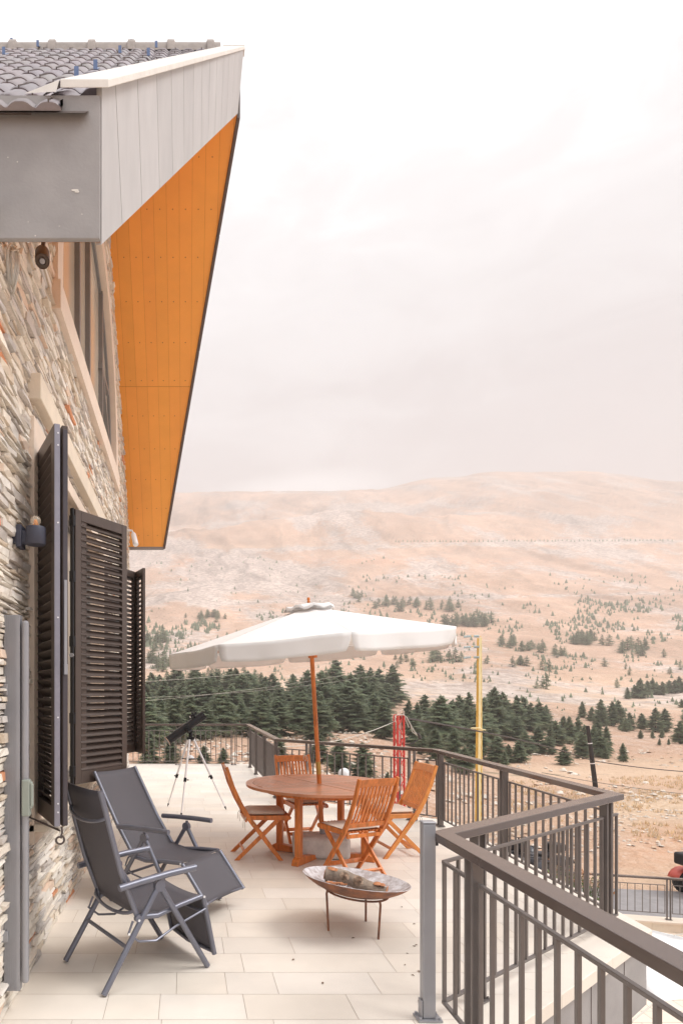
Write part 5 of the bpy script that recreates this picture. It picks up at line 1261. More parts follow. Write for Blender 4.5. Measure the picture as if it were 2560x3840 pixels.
p.tube([rt+Vector((.05, -.1, .03)), rt+Vector((.12, -.1, -.02)), rt+Vector((.22, -.1, -.2)), rt+Vector((.30, -.1, -.34)), rt+Vector((.38, -.1, -.42))], .009, 6); p.tube([rt+Vector((.21, -.1, -.19)), rt+Vector((.24, -.1, -.33)), rt+Vector((.34, -.1, -.40)), rt+Vector((.39, -.1, -.44))], .008, 6)
p.tube([rt+Vector((-.11, -.1, -.13)), rt+Vector((-.115, -.1, .0)), rt+Vector((-.06, -.1, .02)), rt+Vector((.05, -.1, .02))], .010, 6)
p.tube([rt+Vector((.02, 0, -.1)), rt+Vector((.0, .02, -.6)), rt+Vector((.04, .02, -1.2)), rt+Vector((.01, .02, -2.2))], .022, 6)
obj('cable_loop', p, M_['cable'], red)
p = MB(); p.tube([rt+Vector((.36, -.1, -.40)), rt+Vector((.42, -.1, -.44)), rt+Vector((.36, -.1, -.50)), rt+Vector((.25, -.1, -.58)), rt+Vector((.10, -.05, -.60))], .012, 6); p.tube([rt+Vector((.36, -.1, -.36)), rt+Vector((.42, -.1, -.48))], .03, 8); obj('cable_joint', p, M_['wire'], red)
def wire(name, label, a, b, sag, r_, mt, n=24):
    a, b = Vector(a), Vector(b); p = MB(); pts = []
    for i in range(n+1): u_ = i/n; q2 = a.lerp(b, u_); q2.z -= 4*sag*u_*(1-u_); pts.append(q2)
    p.tube(pts, r_, 6); o = obj(name, p, mt); tag(o, label, 'cable'); return o
wire('pale_cable', 'pale cable hanging left from the red mast', W(1478, 2706, Dr), W(1060, 2800, 11.6), .12, .008, M_['cable'])
Dy = 29.0; yt = W(1796, 2392, Dy); yb = W(1793, 3100, Dy); yb.z = -4.2
ym = thing('power_pole', 'tall yellow steel power pole with glass insulators', 'pole', tuple(yb))
def taper(mb, a, b, wa, wb, da, db, offx_a, offx_b, offy=0):
    vs = []
    for P0, w_, d_, ox in ((a, wa, da, offx_a), (b, wb, db, offx_b)):
        for i, j in ((-1, -1), (1, -1), (1, 1), (-1, 1)): vs.append((P0.x+ox+i*w_/2, P0.y+offy+j*d_/2, P0.z))
    mb.add(vs, [(0, 3, 2, 1), (4, 5, 6, 7), (0, 1, 5, 4), (1, 2, 6, 5), (2, 3, 7, 6), (3, 0, 4, 7)])
p = MB(); taper(p, yb, yt, .13, .07, .03, .03, -.055, -.02, -.15); obj('front_flange', p, M_['yellow2'], ym)
p = MB(); taper(p, yb, yt, .03, .02, .26, .18, .10, .05, -.03); taper(p, yb, yt, .13, .07, .02, .02, -.055, -.02, .10); obj('side_flange', p, M_['yellow'], ym)
p = MB(); nz_ = 34
for i in range(nz_):
    u0, u1 = i/nz_, (i+1)/nz_; x0a = lambda u_: .02+(.03-.02)*u_; x1a = lambda u_: .095+(.045-.095)*u_
    A = yb.lerp(yt, u0)+Vector(((x0a(u0) if i % 2 else x1a(u0)), -.15, 0)); Bq = yb.lerp(yt, u1)+Vector(((x1a(u1) if i % 2 else x0a(u1)), -.15, 0)); p.bar(A, Bq, .02, .012, (0, 1, 0))
    p.bar(A+Vector((0, .3, 0)), Bq+Vector((0, .3, 0)), .03, .012, (0, 1, 0))
obj('lacing', p, M_['yellow2'], ym)
p = MB(); q2 = W(1790, 2733, Dy-.2); p.tube([q2+Vector((-.32, 0, .02)), q2+Vector((-.22, 0, .05)), q2+Vector((-.1, 0, .04)), q2+Vector((.1, 0, .03)), q2+Vector((.2, 0, -.02)), q2+Vector((.36, 0, -.06))], .022, 6); p.tube([q2+Vector((-.32, 0, -.04)), q2+Vector((-.2, 0, .0)), q2+Vector((-.05, 0, .0))], .018, 6); p.tube([q2+Vector((.1, 0, 0)), q2+Vector((.18, 0, -.04)), q2+Vector((.24, 0, -.09))], .018, 6); obj('rope_tie', p, M_['yellow2'], ym)
for py in (2386, 2426, 2465):
    p = MB(); A = W(1803, py, Dy); p.bar(A, W(1765, py-1, Dy), .03, .03); obj('cross_arm', p, M_['yellow'], ym)
    p = MB()
    for x0_, x1_ in ((1793, 1777), (1762, 1740)):
        for k in range(5): q2 = W(x0_+(x1_-x0_)*k/4, py+(2 if x0_ < 1770 else 0)*k/4, Dy-.05); p.tube([q2+Vector((-.012, 0, 0)), q2+Vector((.012, 0, 0))], .055, 10)
        p.tube([W(x0_+2, py, Dy-.05), W(x1_-2, py+1, Dy-.05)], .018, 6)
    obj('insulator', p, M_['insul'], ym)
wire('upper_power_line', 'topmost thin power line left of the yellow pole', W(1738, 2389, Dy), W(480, 2560, 17), .3, .004, M_['cable'])
wire('middle_power_line', 'thin power line left of the yellow pole at its second insulator', W(1738, 2430, Dy), W(500, 2632, 20), .3, .004, M_['cable'])
wire('lower_power_line', 'thin power line left of the yellow pole at its lowest insulator', W(1738, 2468, Dy), W(500, 2617, 24), .35, .004, M_['cable'])
wire('right_power_line', 'thin pale power line crossing the slope right of the yellow pole', W(1803, 2424, Dy), W(2700, 2440, 46), .6, .006, M_['cable'])
p = MB(); A, Bq = W(2236, 2990, 33), W(2202, 2722, 33); A2 = A.copy(); A2 = Bq+(A-Bq)*1.35; p.tube([A2, A, A.lerp(Bq, .5), Bq], [.135, .125, .11, .085], 12); wp = obj('wooden_pole', p, M_['blackwood']); tag(wp, 'leaning tarred wooden pole on the sandy flat', 'pole')
p = MB()
for u_ in (.25, .53): q2 = A.lerp(Bq, 1-u_); p.tube([q2, q2+(Bq-A).normalized()*.05], .13-.03*(1-u_), 12)
obj('metal_band', p, M_['silver'], wp)
wire('dark_cable', 'dark sagging cable from the red mast to the wooden pole', W(1513, 2692, Dr), W(2216, 2852, 33), -.15, .022, M_['wire'])
wire('dark_cable', 'dark cable running right from the wooden pole', W(2216, 2852, 33), W(2700, 2900, 36), .12, .024, M_['wire'])
wire('lower_dark_cable', 'thin dark cable low over the sandy flat', W(2030, 2897, 30), W(2700, 2990, 30), .12, .012, M_['wire'])

# white garden lamp outside the railing
gl_ = thing('garden_lamp', 'white dome lamp head just outside the railing behind the table', 'lamp', tuple(W(1291, 2900, 11.2)))
c = W(1291, 2905, 11.2); p = MB(); p.lathe([(0, .115), (.05, .107), (.085, .075), (.10, .03), (.10, -.05), (.085, -.09), (0, -.09)], 22, Matrix.Translation(c)@Matrix.Rotation(R(-22), 4, 'Y')); obj('dome', p, M_['white'], gl_)
p = MB(); p.lathe([(0, 0), (.026, 0), (.033, .01)], 14, Matrix.Translation(c+Vector((-.065, -.082, -.005)))@Matrix.Rotation(R(70), 4, 'X')@Matrix.Rotation(R(-30), 4, 'Y')); obj('lens', p, M_['insul'], gl_)
p = MB(); p.tube([c+Vector((0, 0, -.08)), Vector((c.x, c.y, -4.3))], .03, 10); obj('pole', p, M_['white'], gl_)

# ------------------------------------------------------------------ quads, planters, shade sail below
def quad(label, loc, rz, bodym, grp='quad bikes parked below'):
    t_ = thing('quad_bike', label, 'quad bike', loc, grp, rz); PINV[t_.name] = (0, 0, 0)
    for i, (x_, y_) in enumerate(((-.55, -.36), (-.55, .36), (.55, -.36), (.55, .36))):
        p = MB(); M = Matrix.Translation((x_, y_, .27))@Matrix.Rotation(R(90), 4, 'X'); p.lathe([(.12, -.08), (.20, -.10), (.25, -.09), (.272, -.05), (.278, 0), (.272, .05), (.25, .09), (.20, .10), (.12, .08)], 26, M)
        for k in range(26): a = k/26*6.283; p.box((0, 0, 0), (.03, .17, .02), M@Matrix.Rotation(a, 4, 'Z')@Matrix.Translation((0, .275, 0))@Matrix.Rotation(R(90), 4, 'X')@Matrix.Rotation(R(90), 4, 'Z'))
        w3 = obj('wheel', p, M_['rubber'], t_)
        p = MB(); p.lathe([(0, .05), (.03, .06), (.05, .03), (.10, .04), (.125, .075), (.125, -.075), (0, -.06)], 20, M); obj('rim', p, M_['alu'], w3)
    p = MB(); prf = [(-.62, .52), (-.60, .60), (-.25, .56), (-.05, .50), (.18, .56), (.40, .66), (.66, .62), (.70, .50), (.45, .42), (.3, .30), (-.3, .30), (-.45, .44)]; n = len(prf)
    p.add([(a, -.17, b) for a, b in prf]+[(a, .17, b) for a, b in prf], [tuple(range(n)), tuple(range(2*n-1, n-1, -1))]+[(i, n+i, n+(i+1) % n, (i+1) % n) for i in range(n)]); obj('body', p, bodym, t_, .03, 3)
    for s_ in (-1, 1):
        for x_ in (-.55, .55):
            p = MB(); rows = []
            for i in range(9): a = math.pi*(i/8*.86+.07); rows.append([(x_+.36*math.cos(a), s_*yy, .30+.31*math.sin(a)) for yy in (.16, .34, .47)])
            p.strip(rows, True); obj('fender', p, bodym, t_, solid=.012)
    p = MB(); p.box((-.22, 0, .64), (.62, .26, .10)); obj('seat', p, M_['black'], t_, .04, 3)
    p = MB(); p.tube([(.28, -.36, .90), (.32, -.18, .93), (.33, 0, .88), (.32, .18, .93), (.28, .36, .90)], .014, 8); p.tube([(.33, 0, .88), (.42, 0, .62)], .025, 8); obj('handlebar', p, M_['black'], t_)
    p = MB()
    for x0_ in (-.72, .50):
        for k in range(5): p.tube([(x0_, -.26+.13*k, .70), (x0_+.32, -.26+.13*k, .70)], .009, 6)
        for xx in (x0_, x0_+.32): p.tube([(xx, -.28, .70), (xx, .28, .70)], .011, 6); p.tube([(xx, -.12, .70), (xx*.9, -.12, .55)], .01, 6)
    obj('rack', p, M_['black'], t_)
    return t_
gq = lambda px, D: Vector(((px-CX)/F*D, D, float(height(np.array([(px-CX)/F]), np.array([D]))[0])))
q1 = quad('black quad bike parked farther along the lower railing', tuple(gq(1945, 20.9)), R(65), mat('black fender', (.04, .04, .05), .3, 0, .2, 5))
p = MB(); p.box((-.6, 0, .83), (.42, .52, .26)); obj('cargo_box', p, M_['black'], q1, .05, 3)
q2_ = copy_thing(q1, tuple(gq(2035, 20.0)), R(-150), 'black quad bike parked next to the potted red tipped shrubs')
q3 = quad('red quad bike with a black cargo box at the right frame edge', (15.1, 18.2, -3.97), R(8), mat('red fender', (.62, .10, .07), .35, 0, .15, 5)); 
q3.scale = (1.15, 1.15, 1.15)
p = MB(); p.box((-.62, 0, .88), (.55, .66, .30)); obj('cargo_box', p, M_['black'], q3, .06, 3)
def bush(name, label, base, hgt, wid, n, seed, pot=True, grp=None):
    random.seed(seed); t_ = thing(name, label, 'plant', tuple(base), grp); b = Vector(base); z0 = .34 if pot else 0
    if pot:
        p = MB(); p.lathe([(0, 0), (.13, 0), (.15, .03), (.19, .27), (.215, .28), (.22, .33), (.19, .33), (.17, .28), (0, .28)], 24, Matrix.Translation(b)); p.lathe([(0, .004), (.20, .004), (.22, .03), (.17, .01)], 24, Matrix.Translation(b)); obj('pot', p, M_['terracotta'], t_)
    p = MB(); lf = MB()
    for k in range(n):
        a = random.uniform(0, 6.28); r_ = wid*math.sqrt(random.random()); h_ = hgt*random.uniform(.55, 1); tip = b+Vector((r_*math.cos(a), r_*math.sin(a), z0+(hgt-z0)*random.uniform(.55, 1))); st_ = b+Vector((.05*math.cos(a), .05*math.sin(a), z0)); md = st_.lerp(tip, .5)+Vector((random.uniform(-.05, .05), random.uniform(-.05, .05), .05)); p.tube([st_, md, tip], [.008, .006, .003], 5)
        for j in range(22):
            u_ = random.uniform(.12, 1.02); q2 = st_.lerp(md, u_*2) if u_ < .5 else md.lerp(tip, u_*2-1); aa = random.uniform(0, 6.28); el = random.uniform(-.2, 1.1); dv_ = Vector((math.cos(aa)*math.cos(el), math.sin(aa)*math.cos(el), math.sin(el))); ll = random.uniform(.06, .11); sd_ = dv_.cross(Vector((0, 0, 1))).normalized()*ll*.2
            redp = u_ > .86 and random.random() < .75; c = (4.2, .9, 1.2) if redp else random.choice([(1, 1, 1), (.7, .75, .6), (1.5, 1.3, 1.1)]); lf.add([q2, q2+dv_*ll*.5+sd_, q2+dv_*ll, q2+dv_*ll*.5-sd_], [(0, 1, 2, 3)], c)
    obj('stems', p, M_['trunk'], t_); obj('leaves', lf, M_['leaf'], t_); return t_
bush('potted_shrub', 'red tipped green shrub beyond the railing, left one of the pair', (8.75, 14.85, -3.9), 1.80, .50, 48, 41, True, 'potted shrubs on the lower terrace')
bush('potted_shrub', 'red tipped green shrub beyond the railing, right one of the pair', (9.30, 14.7, -3.9), 1.55, .46, 44, 42, True, 'potted shrubs on the lower terrace')
bush('potted_shrub', 'tall slim shrub in a terracotta pot at the right frame edge', (11.55, 14.35, -3.9), 1.55, .22, 22, 43, True, 'potted shrubs on the lower terrace')
# shade sail
sl_ = thing('shade_sail', 'white fabric shade sail stretched over the lower terrace', 'shade sail', (5.4, 7, -1.5))
C4 = [Vector((5.6, 10.3, -1.50)), Vector((4.95, 6.75, -1.50)), Vector((8.9, 6.9, -1.50)), Vector((6.58, 8.62, -1.50))]
p = MB(); n = 22; rows = []; cen = sum(C4, Vector())/4
for i in range(n+1):
    u_ = i/n; row = []
    for j in range(n+1):
        v_ = j/n; q2 = C4[0]*(1-u_)*(1-v_)+C4[1]*u_*(1-v_)+C4[2]*u_*v_+C4[3]*(1-u_)*v_
        k = .42; ed = max(abs(u_-.5), abs(v_-.5))*2; e1 = math.sin(math.pi*u_)*(abs(v_-.5)*2)**2+math.sin(math.pi*v_)*(abs(u_-.5)*2)**2
        q2 = q2+(cen-q2)*k*e1*.55; q2.z -= .10*math.sin(math.pi*u_)*math.sin(math.pi*v_); row.append(q2)
    rows.append(row)
p.strip(rows, True); obj('sail', p, mat('white sail cloth', (.90, .90, .90), .8, 0, .02, 3), sl_, solid=.004)
p = MB(); 
for c, e_ in ((C4[0], Vector((3.62, 10.6, -.45))), (C4[1], Vector((1.55, 3.2, -.45))), (C4[2], Vector((10.2, 5.6, -1.3))), (C4[3], Vector((10.6, 9.5, -1.3)))): p.tube([c, e_], .008, 6)
obj('guy_rope', p, M_['cable'], sl_)
p = MB(); p.tube([(10.2, 5.6, -3.9), (10.2, 5.6, -1.25)], .04, 12); p.tube([(10.6, 9.5, -3.9), (10.6, 9.5, -1.25)], .04, 12); obj('post', p, M_['alu'], sl_)
# ------------------------------------------------------------------ cedars
def cedar(seed, whorls, nb, st, bare=.06, flat=0, wd=.30):
    rnd = random.Random(seed); c_ = MB(); t_ = MB(); lean = (rnd.uniform(-.02, .02), rnd.uniform(-.02, .02))
    ctr = lambda z: Vector((lean[0]*z*z, lean[1]*z*z, z))
    t_.tube([ctr(0)-Vector((0, 0, .05)), ctr(.3), ctr(.7), ctr(1.0)], [.022, .017, .009, .002], 6)
    for k in range(whorls):
        u_ = k/(whorls-1); z = bare+(.965-bare)*u_**.92; prof_ = (1-u_)**.72*(.55+.45*min(1, (u_+.04)/.16)); rad = wd*prof_+.018
        for b in range(max(3, int(nb*(1-.45*u_)+.5))):
            a = rnd.uniform(0, 6.283); r_ = rad*rnd.choice([.62, .8, .95, 1.0, 1.12, 1.25]); zz = z+rnd.uniform(-.5, .5)*.9/whorls; asc = rnd.uniform(.12, .38)+.55*u_
            d = Vector((math.cos(a), math.sin(a), 0)); sd_ = Vector((-d.y, d.x, 0)); q0 = ctr(zz); sh = rnd.uniform(.62, 1.25); base_c = (sh, sh*rnd.uniform(.95, 1.06), sh*rnd.uniform(.85, 1.1))
            ns = max(3, int(st*(.5+.5*r_/wd)))
            for j in range(ns):
                s_ = .16+.84*(j+rnd.random()*.6)/ns; q2 = q0+d*r_*s_+Vector((0, 0, r_*(asc*s_-.36*s_*s_))); wl = r_*(.34*(1-s_)+.14)*rnd.uniform(.7, 1.25)+.008; th_ = .010+.010*(1-s_)
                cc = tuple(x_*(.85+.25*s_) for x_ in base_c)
                for sg in (-1, 1):
                    o_ = sd_*sg*wl+d*wl*.55+Vector((0, 0, rnd.uniform(-.25, .30)*wl)); w_ = d*th_*1.15
                    c_.add([q2-w_, q2+o_+Vector((0, 0, rnd.uniform(-.004, .006))), q2+w_+Vector((0, 0, th_*.8))], [(0, 1, 2)], cc)
                    if rnd.random() < .7: c_.add([q2, q2+o_*.75+Vector((0, 0, -th_*1.4)), q2+o_*.35+Vector((0, 0, th_*1.6))], [(0, 1, 2)], cc)
                if rnd.random() < .8: c_.add([q2-sd_*th_*.9, q2+d*th_*2.2+Vector((0, 0, -th_*.9)), q2+sd_*th_*.9, q2+Vector((0, 0, th_*1.8))], [(0, 1, 2, 3)], cc)
            q2 = q0+d*r_+Vector((0, 0, r_*(asc-.36))); c_.add([q2-sd_*.012, q2+d*.045+Vector((0, 0, .004)), q2+sd_*.012], [(0, 1, 2)], base_c)
    for k in range(10):
        a = rnd.uniform(0, 6.28); z = rnd.uniform(.92, 1.0); d = Vector((math.cos(a), math.sin(a), 0)); c_.add([ctr(z), ctr(z)+d*.022*(1.35-z)*3+Vector((0, 0, .012)), ctr(z)+Vector((0, 0, .022))], [(0, 1, 2)], (1, 1, 1))
    return c_, t_
HI = []; MID = []; LO = []
for s in range(7):
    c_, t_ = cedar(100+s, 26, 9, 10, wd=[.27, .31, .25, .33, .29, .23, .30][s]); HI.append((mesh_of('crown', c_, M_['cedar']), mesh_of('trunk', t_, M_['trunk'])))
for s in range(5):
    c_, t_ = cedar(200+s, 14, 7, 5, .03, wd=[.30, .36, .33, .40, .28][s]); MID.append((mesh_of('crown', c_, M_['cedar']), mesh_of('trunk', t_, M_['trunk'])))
TREES = []; tree_n = 0
def tree(px, py, hpx, label, group=None, hi=True, wide=1.28, name='cedar_tree', dmin=26):
    global tree_n
    p = ground_at(px, py, dmin)
    if p is None: return
    hm = hpx/F*p.y; hm = max(.4, hm)
    s = hm*random.uniform(.82, 1.12); w_ = s*wide*random.uniform(.85, 1.25); rz = random.uniform(0, 6.28)
    e = bpy.data.objects.new(name, None); sc.collection.objects.link(e); e.location = p-Vector((0, 0, .02*s)); e.rotation_euler = (random.uniform(-.03, .03), random.uniform(-.03, .03), rz); e.scale = (w_, w_, s); e.empty_display_size = .1
    e['label'] = label; e['category'] = 'tree'
    if group: e['group'] = group
    cm, tm = random.choice(HI if hi else MID)
    o = bpy.data.objects.new('crown', cm); sc.collection.objects.link(o); o.parent = e
    o = bpy.data.objects.new('trunk', tm); sc.collection.objects.link(o); o.parent = e
    tree_n += 1
random.seed(77)
ORD = 'first second third fourth fifth sixth seventh eighth ninth tenth eleventh twelfth thirteenth fourteenth fifteenth sixteenth seventeenth eighteenth nineteenth twentieth twenty-first twenty-second twenty-third twenty-fourth twenty-fifth twenty-sixth twenty-seventh twenty-eighth twenty-ninth thirtieth'.split()
def belt(pts, label, group, hi=True, wide=1.32):
    pts = sorted(pts)
    for i, (px, py, h_) in enumerate(pts):
        rest = label.split('cedar', 1)[1].strip(); adj = label.split('cedar', 1)[0].strip()
        lb = f"{ORD[i]} {adj} cedar from the left {rest}".replace('  ', ' ') if len(pts) <= 30 else label
        tree(px, py, h_, lb, group, hi, wide)
J = lambda a: random.uniform(-a, a)
# dense belt behind the left half of the railing: back, middle and front rows
rowA = [(560+33*k+J(10), 2650+J(10), 136+J(26)) for k in range(29)]
rowB = [(555+44*k+J(14), 2708+J(14), 165+J(32)) for k in range(21)]
rowC = [(545, 2800, 235), (600, 2775, 190), (655, 2790, 215), (720, 2775, 190), (770, 2770, 150), (832, 2760, 175), (905, 2755, 150), (975, 2768, 200), (1038, 2762, 170), (1130, 2755, 185), (1195, 2775, 205), (1255, 2745, 165), (1330, 2750, 175), (1400, 2745, 160), (1440, 2770, 150)]
belt([t_ for t_ in rowA if t_[0] < 1475], 'cedar in the back row of the dense left belt', 'cedars in the back of the dense left belt')
belt([t_ for t_ in rowB if t_[0] < 1470], 'cedar in the middle row of the dense left belt', 'cedars in the middle of the dense left belt')
belt(rowC, 'cedar on the front edge of the dense left belt', 'cedars on the front edge of the left belt')
for px, py, h_, lb in ((560, 2868, 150, 'young cedar seen through the far left railing, half hidden by shutters'), (640, 2862, 95, 'young cedar seen through the railing behind the telescope tripod'), (838, 2864, 75, 'thin young cedar seen through the railing above the leftmost chair'), (765, 2868, 85, 'bushy young cedar seen through the railing right of the telescope'), (1050, 2868, 130, 'cedar seen through the railing behind the back chair'), (1198, 2862, 120, 'young cedar seen through the railing just right of the parasol pole'), (1268, 2900, 120, 'dark young cedar rising above the white dome lamp'), (1363, 2915, 125, 'slim young cedar between the dome lamp and the red mast'), (1452, 2925, 34, 'tiny round cedar just left of the red mast foot'), (1600, 2905, 60, 'young cedar just behind the right chair top')):
    tree(px, py, h_, lb)
cR = [(1530, 2740, 110), (1560, 2760, 130), (1590, 2735, 120), (1620, 2780, 150), (1650, 2800, 190), (1690, 2790, 190), (1720, 2760, 160), (1750, 2800, 180), (1785, 2830, 210), (1820, 2790, 190), (1850, 2770, 175), (1880, 2765, 160), (1905, 2735, 120), (1935, 2740, 125), (1960, 2720, 100), (1990, 2742, 110), (2020, 2738, 105), (2045, 2738, 95), (1660, 2720, 110), (1700, 2715, 110), (1760, 2720, 130), (1840, 2700, 110), (1895, 2690, 90), (1550, 2800, 120), (1580, 2830, 110), (1630, 2850, 120)]
belt(cR, 'cedar in the dense belt round the yellow pole', 'cedars in the dense belt round the yellow pole', wide=1.1)
cF = [(1700, 2870, 130), (1740, 2900, 120), (1770, 2878, 90)]
belt(cF, 'cedar just above the handrail left of the yellow pole', 'cedars above the handrail left of the yellow pole')
cS = [(1860, 2858, 115), (1905, 2862, 75), (1945, 2860, 100), (1970, 2830, 85), (2015, 2825, 95), (1890, 2880, 70), (1935, 2778, 85)]
belt(cS, 'separate cedar below the belt, right of the yellow pole', 'separate cedars right of the yellow pole')
cM = [(2060, 2800, 90), (2085, 2795, 110), (2110, 2770, 85), (2135, 2790, 100), (2165, 2790, 115), (2190, 2830, 120), (2220, 2835, 130), (2250, 2840, 120), (2275, 2825, 100), (2240, 2790, 95), (2065, 2830, 70), (2180, 2845, 90), (2268, 2846, 60)]
belt(cM, 'cedar in the cluster round the wooden pole', 'cedars clustered round the wooden pole', wide=1.1)
tree(2115, 2868, 78, 'bushy lone cedar on the slope left of the wooden pole', None); tree(2335, 2858, 82, 'lone cedar standing right of the wooden pole', None)
cU = [(2180, 2692, 72), (2215, 2705, 62), (2240, 2722, 70), (2262, 2725, 72), (2290, 2722, 88), (2318, 2708, 76), (2250, 2700, 72)]
belt(cU, 'cedar in the tight cluster above the wooden pole', 'cedars in the cluster above the wooden pole', wide=1.15)
cV = [(2330, 2740, 62), (2358, 2740, 72), (2345, 2745, 50), (2405, 2733, 60), (2455, 2745, 88), (2490, 2745, 95), (2480, 2768, 40), (2445, 2770, 30), (2400, 2770, 32), (2548, 2790, 80), (2570, 2720, 70), (2470, 2797, 25), (2505, 2793, 24), (2555, 2655, 32)]
belt(cV, 'cedar in the loose row above the sandy flat', 'cedars in the loose row on the right slope', wide=1.1)
cW = [(2352, 2622, 48), (2378, 2618, 55), (2400, 2618, 68), (2425, 2612, 66), (2448, 2606, 60), (2478, 2606, 62), (2505, 2600, 50), (2530, 2600, 62), (2552, 2598, 48), (2390, 2595, 40), (2460, 2590, 40), (2545, 2585, 44)]
belt(cW, 'cedar in the long dark grove high on the right edge', 'cedars in the long grove on the right edge', wide=1.2)
for px, py, h_, lb in ((2312, 2580, 42, 'lone round cedar left of the right edge grove'), (2265, 2500, 40, 'lone cedar high on the slope, upper right'), (2045, 2584, 58, 'lone cedar on the bare slope right of the yellow pole top'), (2010, 2582, 34, 'pale thin cedar beside the lone one on the bare slope'), (2510, 2530, 30, 'small slim cedar on the bare ridge, right'), (2360, 2534, 42, 'slim cedar on the bare upper right slope'), (2550, 2512, 44, 'small dark cedar on the right frame edge, upper slope'), (2345, 2510, 24, 'tiny round cedar above the slim one, upper right'), (2486, 2466, 32, 'lone dark cedar on the open upper right slope'), (1825, 2490, 34, 'small cedar right of the yellow pole top')):
    tree(px, py, h_, lb, None, False, 1.2)
tree_n_named = tree_n
def cluster(x0, x1, y0, y1, n, h0, h1, label, group, hi=False, wide=1.3):
    pts = [(random.uniform(x0, x1), y0+(y1-y0)*random.random(), random.uniform(h0, h1)) for k in range(n)]
    if n <= 8: belt(pts, label, group, hi, wide)
    else:
        for px, py, h_ in pts: tree(px, py, h_, label, group, hi, wide)
cluster(1915, 1975, 2488, 2502, 6, 36, 48, 'cedar in the small round clump right of the yellow pole', 'cedars in the round clump right of the yellow pole')
cluster(2020, 2060, 2500, 2520, 3, 34, 46, 'cedar in the trio on the mid slope, right of centre', 'cedars in the trio on the mid slope')
cluster(1860, 1930, 2415, 2432, 7, 36, 46, 'cedar in the clump high right of the yellow pole top', 'cedars in the clump high right of the yellow pole')
cluster(1948, 2045, 2428, 2450, 8, 34, 50, 'cedar in the clump descending the mid slope', 'cedars in the descending clump')
cluster(2066, 2130, 2450, 2472, 6, 30, 42, 'cedar at the low end of the descending clump', 'cedars at the low end of the clump')
cluster(2145, 2290, 2400, 2422, 18, 36, 50, 'dark cedar in the large clump high on the right slope', 'cedars in the large clump high on the right')
cluster(2330, 2430, 2425, 2460, 12, 34, 48, 'dark cedar in the clump right of the large one', 'cedars in the right upper clump')
cluster(1600, 1660, 2478, 2490, 5, 42, 60, 'cedar in the clump under the right tip of the parasol', 'cedars under the right tip of the parasol')
cluster(1668, 1735, 2480, 2494, 3, 40, 56, 'cedar in the row between parasol tip and yellow pole', 'cedars between parasol tip and yellow pole')
cluster(1475, 1560, 2470, 2512, 8, 26, 40, 'small cedar below the parasol valance, right part', 'small cedars below the right valance')
cluster(1650, 1845, 2335, 2352, 22, 38, 56, 'hazy grey green cedar in the long grove above the parasol right side', 'cedars in the hazy grove above the parasol')
cluster(1405, 1735, 2268, 2294, 26, 28, 42, 'distant hazy cedar in the topmost grove above the parasol', 'cedars in the topmost hazy grove')
cluster(1320, 1400, 2225, 2262, 6, 22, 34, 'distant hazy cedar at the left end of the topmost grove', 'cedars at the left end of the topmost grove')
cluster(690, 850, 2308, 2335, 14, 22, 36, 'distant hazy cedar in the grove left of the parasol top', 'cedars in the grove left of the parasol top')
cluster(550, 640, 2400, 2520, 20, 40, 62, 'hazy cedar on the slope left of the parasol edge', 'cedars on the slope left of the parasol')
cluster(620, 1000, 2535, 2572, 30, 38, 60, 'cedar in the strip just below the parasol left valance', 'cedars below the parasol left valance')
print('TREES', tree_n)
# ------------------------------------------------------------------ the many small far shrubs as one mass
random.seed(19); sh = MB(); cnt = 0
lowc = []
for s in range(5):
    rnd = random.Random(s); vs = []; fs = []
    for k in range(26):
        z = rnd.random()**1.2; r_ = .42*(1-z)+.04; a = rnd.uniform(0, 6.28); o_ = Vector((r_*math.cos(a)*rnd.uniform(.5, 1), r_*math.sin(a)*rnd.uniform(.5, 1), z*.95)); n = len(vs); q_ = .16*(1.1-z)
        vs += [o_+Vector((rnd.uniform(-q_, q_), rnd.uniform(-q_, q_), rnd.uniform(-.02, .12))) for _ in range(3)]; fs.append((n, n+1, n+2))
    n = len(vs); vs += [Vector((.3*math.cos(t_), .3*math.sin(t_), .03)) for t_ in (0, 1.05, 2.1, 3.14, 4.2, 5.25)]+[Vector((0, 0, 1))]; fs += [(n+i, n+(i+1) % 6, n+6) for i in range(6)]
    lowc.append((vs, fs))
bands = [(560, 2560, 2290, 2560, 1500, 8, 20), (1900, 2560, 2250, 2470, 650, 9, 20), (540, 1300, 2330, 2480, 500, 12, 30), (1350, 2560, 2160, 2300, 330, 6, 14), (1750, 2560, 2560, 2700, 130, 8, 20), (560, 1400, 2560, 2620, 60, 10, 24), (560, 1500, 2090, 2300, 160, 5, 12)]
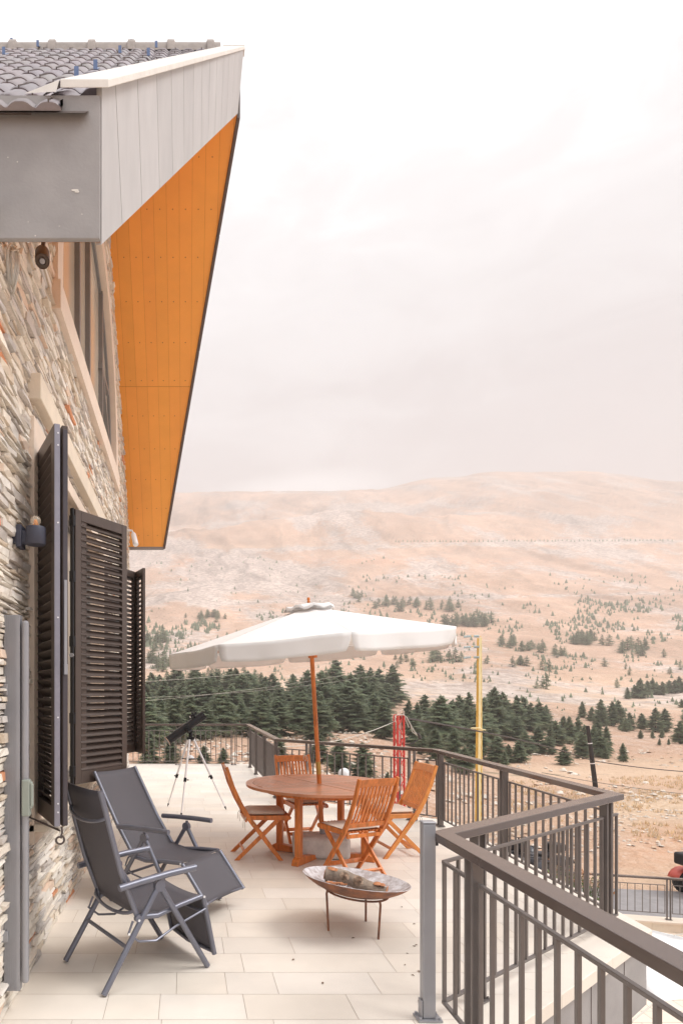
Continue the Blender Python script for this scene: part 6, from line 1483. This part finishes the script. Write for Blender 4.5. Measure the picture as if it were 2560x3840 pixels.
for x0, x1, y0, y1, n_, h0, h1 in bands:
    for k in range(int(n_*1.35)):
        px = random.uniform(x0, x1); py = random.uniform(y0, y1)
        if float(fbm(np.array([px/95.]), np.array([py/38.]), 4, 61)[0])+random.uniform(-.12, .12) < .03: continue
        p = ground_at(px, py, 60)
        if p is None or p.y > 900: continue
        hm = random.uniform(h0, h1)/F*p.y*random.choice([.7, 1, 1, 1.2]); vs, fs = random.choice(lowc); rz = random.uniform(0, 6.28); wd_ = random.uniform(.75, 1.25)
        f_ = random.uniform(.7, 1.25); sh.add(vs, fs, (f_, f_*random.uniform(.95, 1.05), f_), False, Matrix.Translation(p-Vector((0, 0, .05*hm)))@Matrix.Rotation(rz, 4, 'Z')@Matrix.Diagonal((hm*wd_, hm*wd_, hm, 1))); cnt += 1
# avenue of small trees along the high track
for k in range(70):
    px = 1480+k*15+J(4); p = ground_at(px, 2034-(px-1500)*.004, 60)
    if p is None: continue
    hm = random.uniform(7, 11)/F*p.y; vs, fs = random.choice(lowc); sh.add(vs, fs, (.9, .9, .9), False, Matrix.Translation(p)@Matrix.Diagonal((hm*.9, hm*.9, hm, 1))); cnt += 1
o = obj('distant_shrubs', sh, M_['cedar']); struct(o, 'stuff', 'scattered small dark shrubs and saplings dotting the mountainside')
print('SHRUBS', cnt, len(sh.f))

# ------------------------------------------------------------------ haze
hb = MB(); hb.box((400, 950, 298), (9000, 2000, 610))
hz = obj('haze', hb, None) if False else None
me = bpy.data.meshes.new('haze'); me.from_pydata(hb.v, [], hb.f); mh = bpy.data.materials.new('pale air'); mh.use_nodes = True; t = mh.node_tree; t.nodes.clear()
ou = t.nodes.new('ShaderNodeOutputMaterial'); pv = t.nodes.new('ShaderNodeVolumePrincipled'); t.links.new(pv.outputs[0], ou.inputs['Volume'])
pv.inputs['Color'].default_value = (.94, .905, .898, 1); pv.inputs['Density'].default_value = .00062; pv.inputs['Anisotropy'].default_value = .1
me.materials.append(mh); ho = bpy.data.objects.new('haze', me); sc.collection.objects.link(ho); ho['kind'] = 'stuff'; ho['label'] = 'pale pinkish mountain haze'
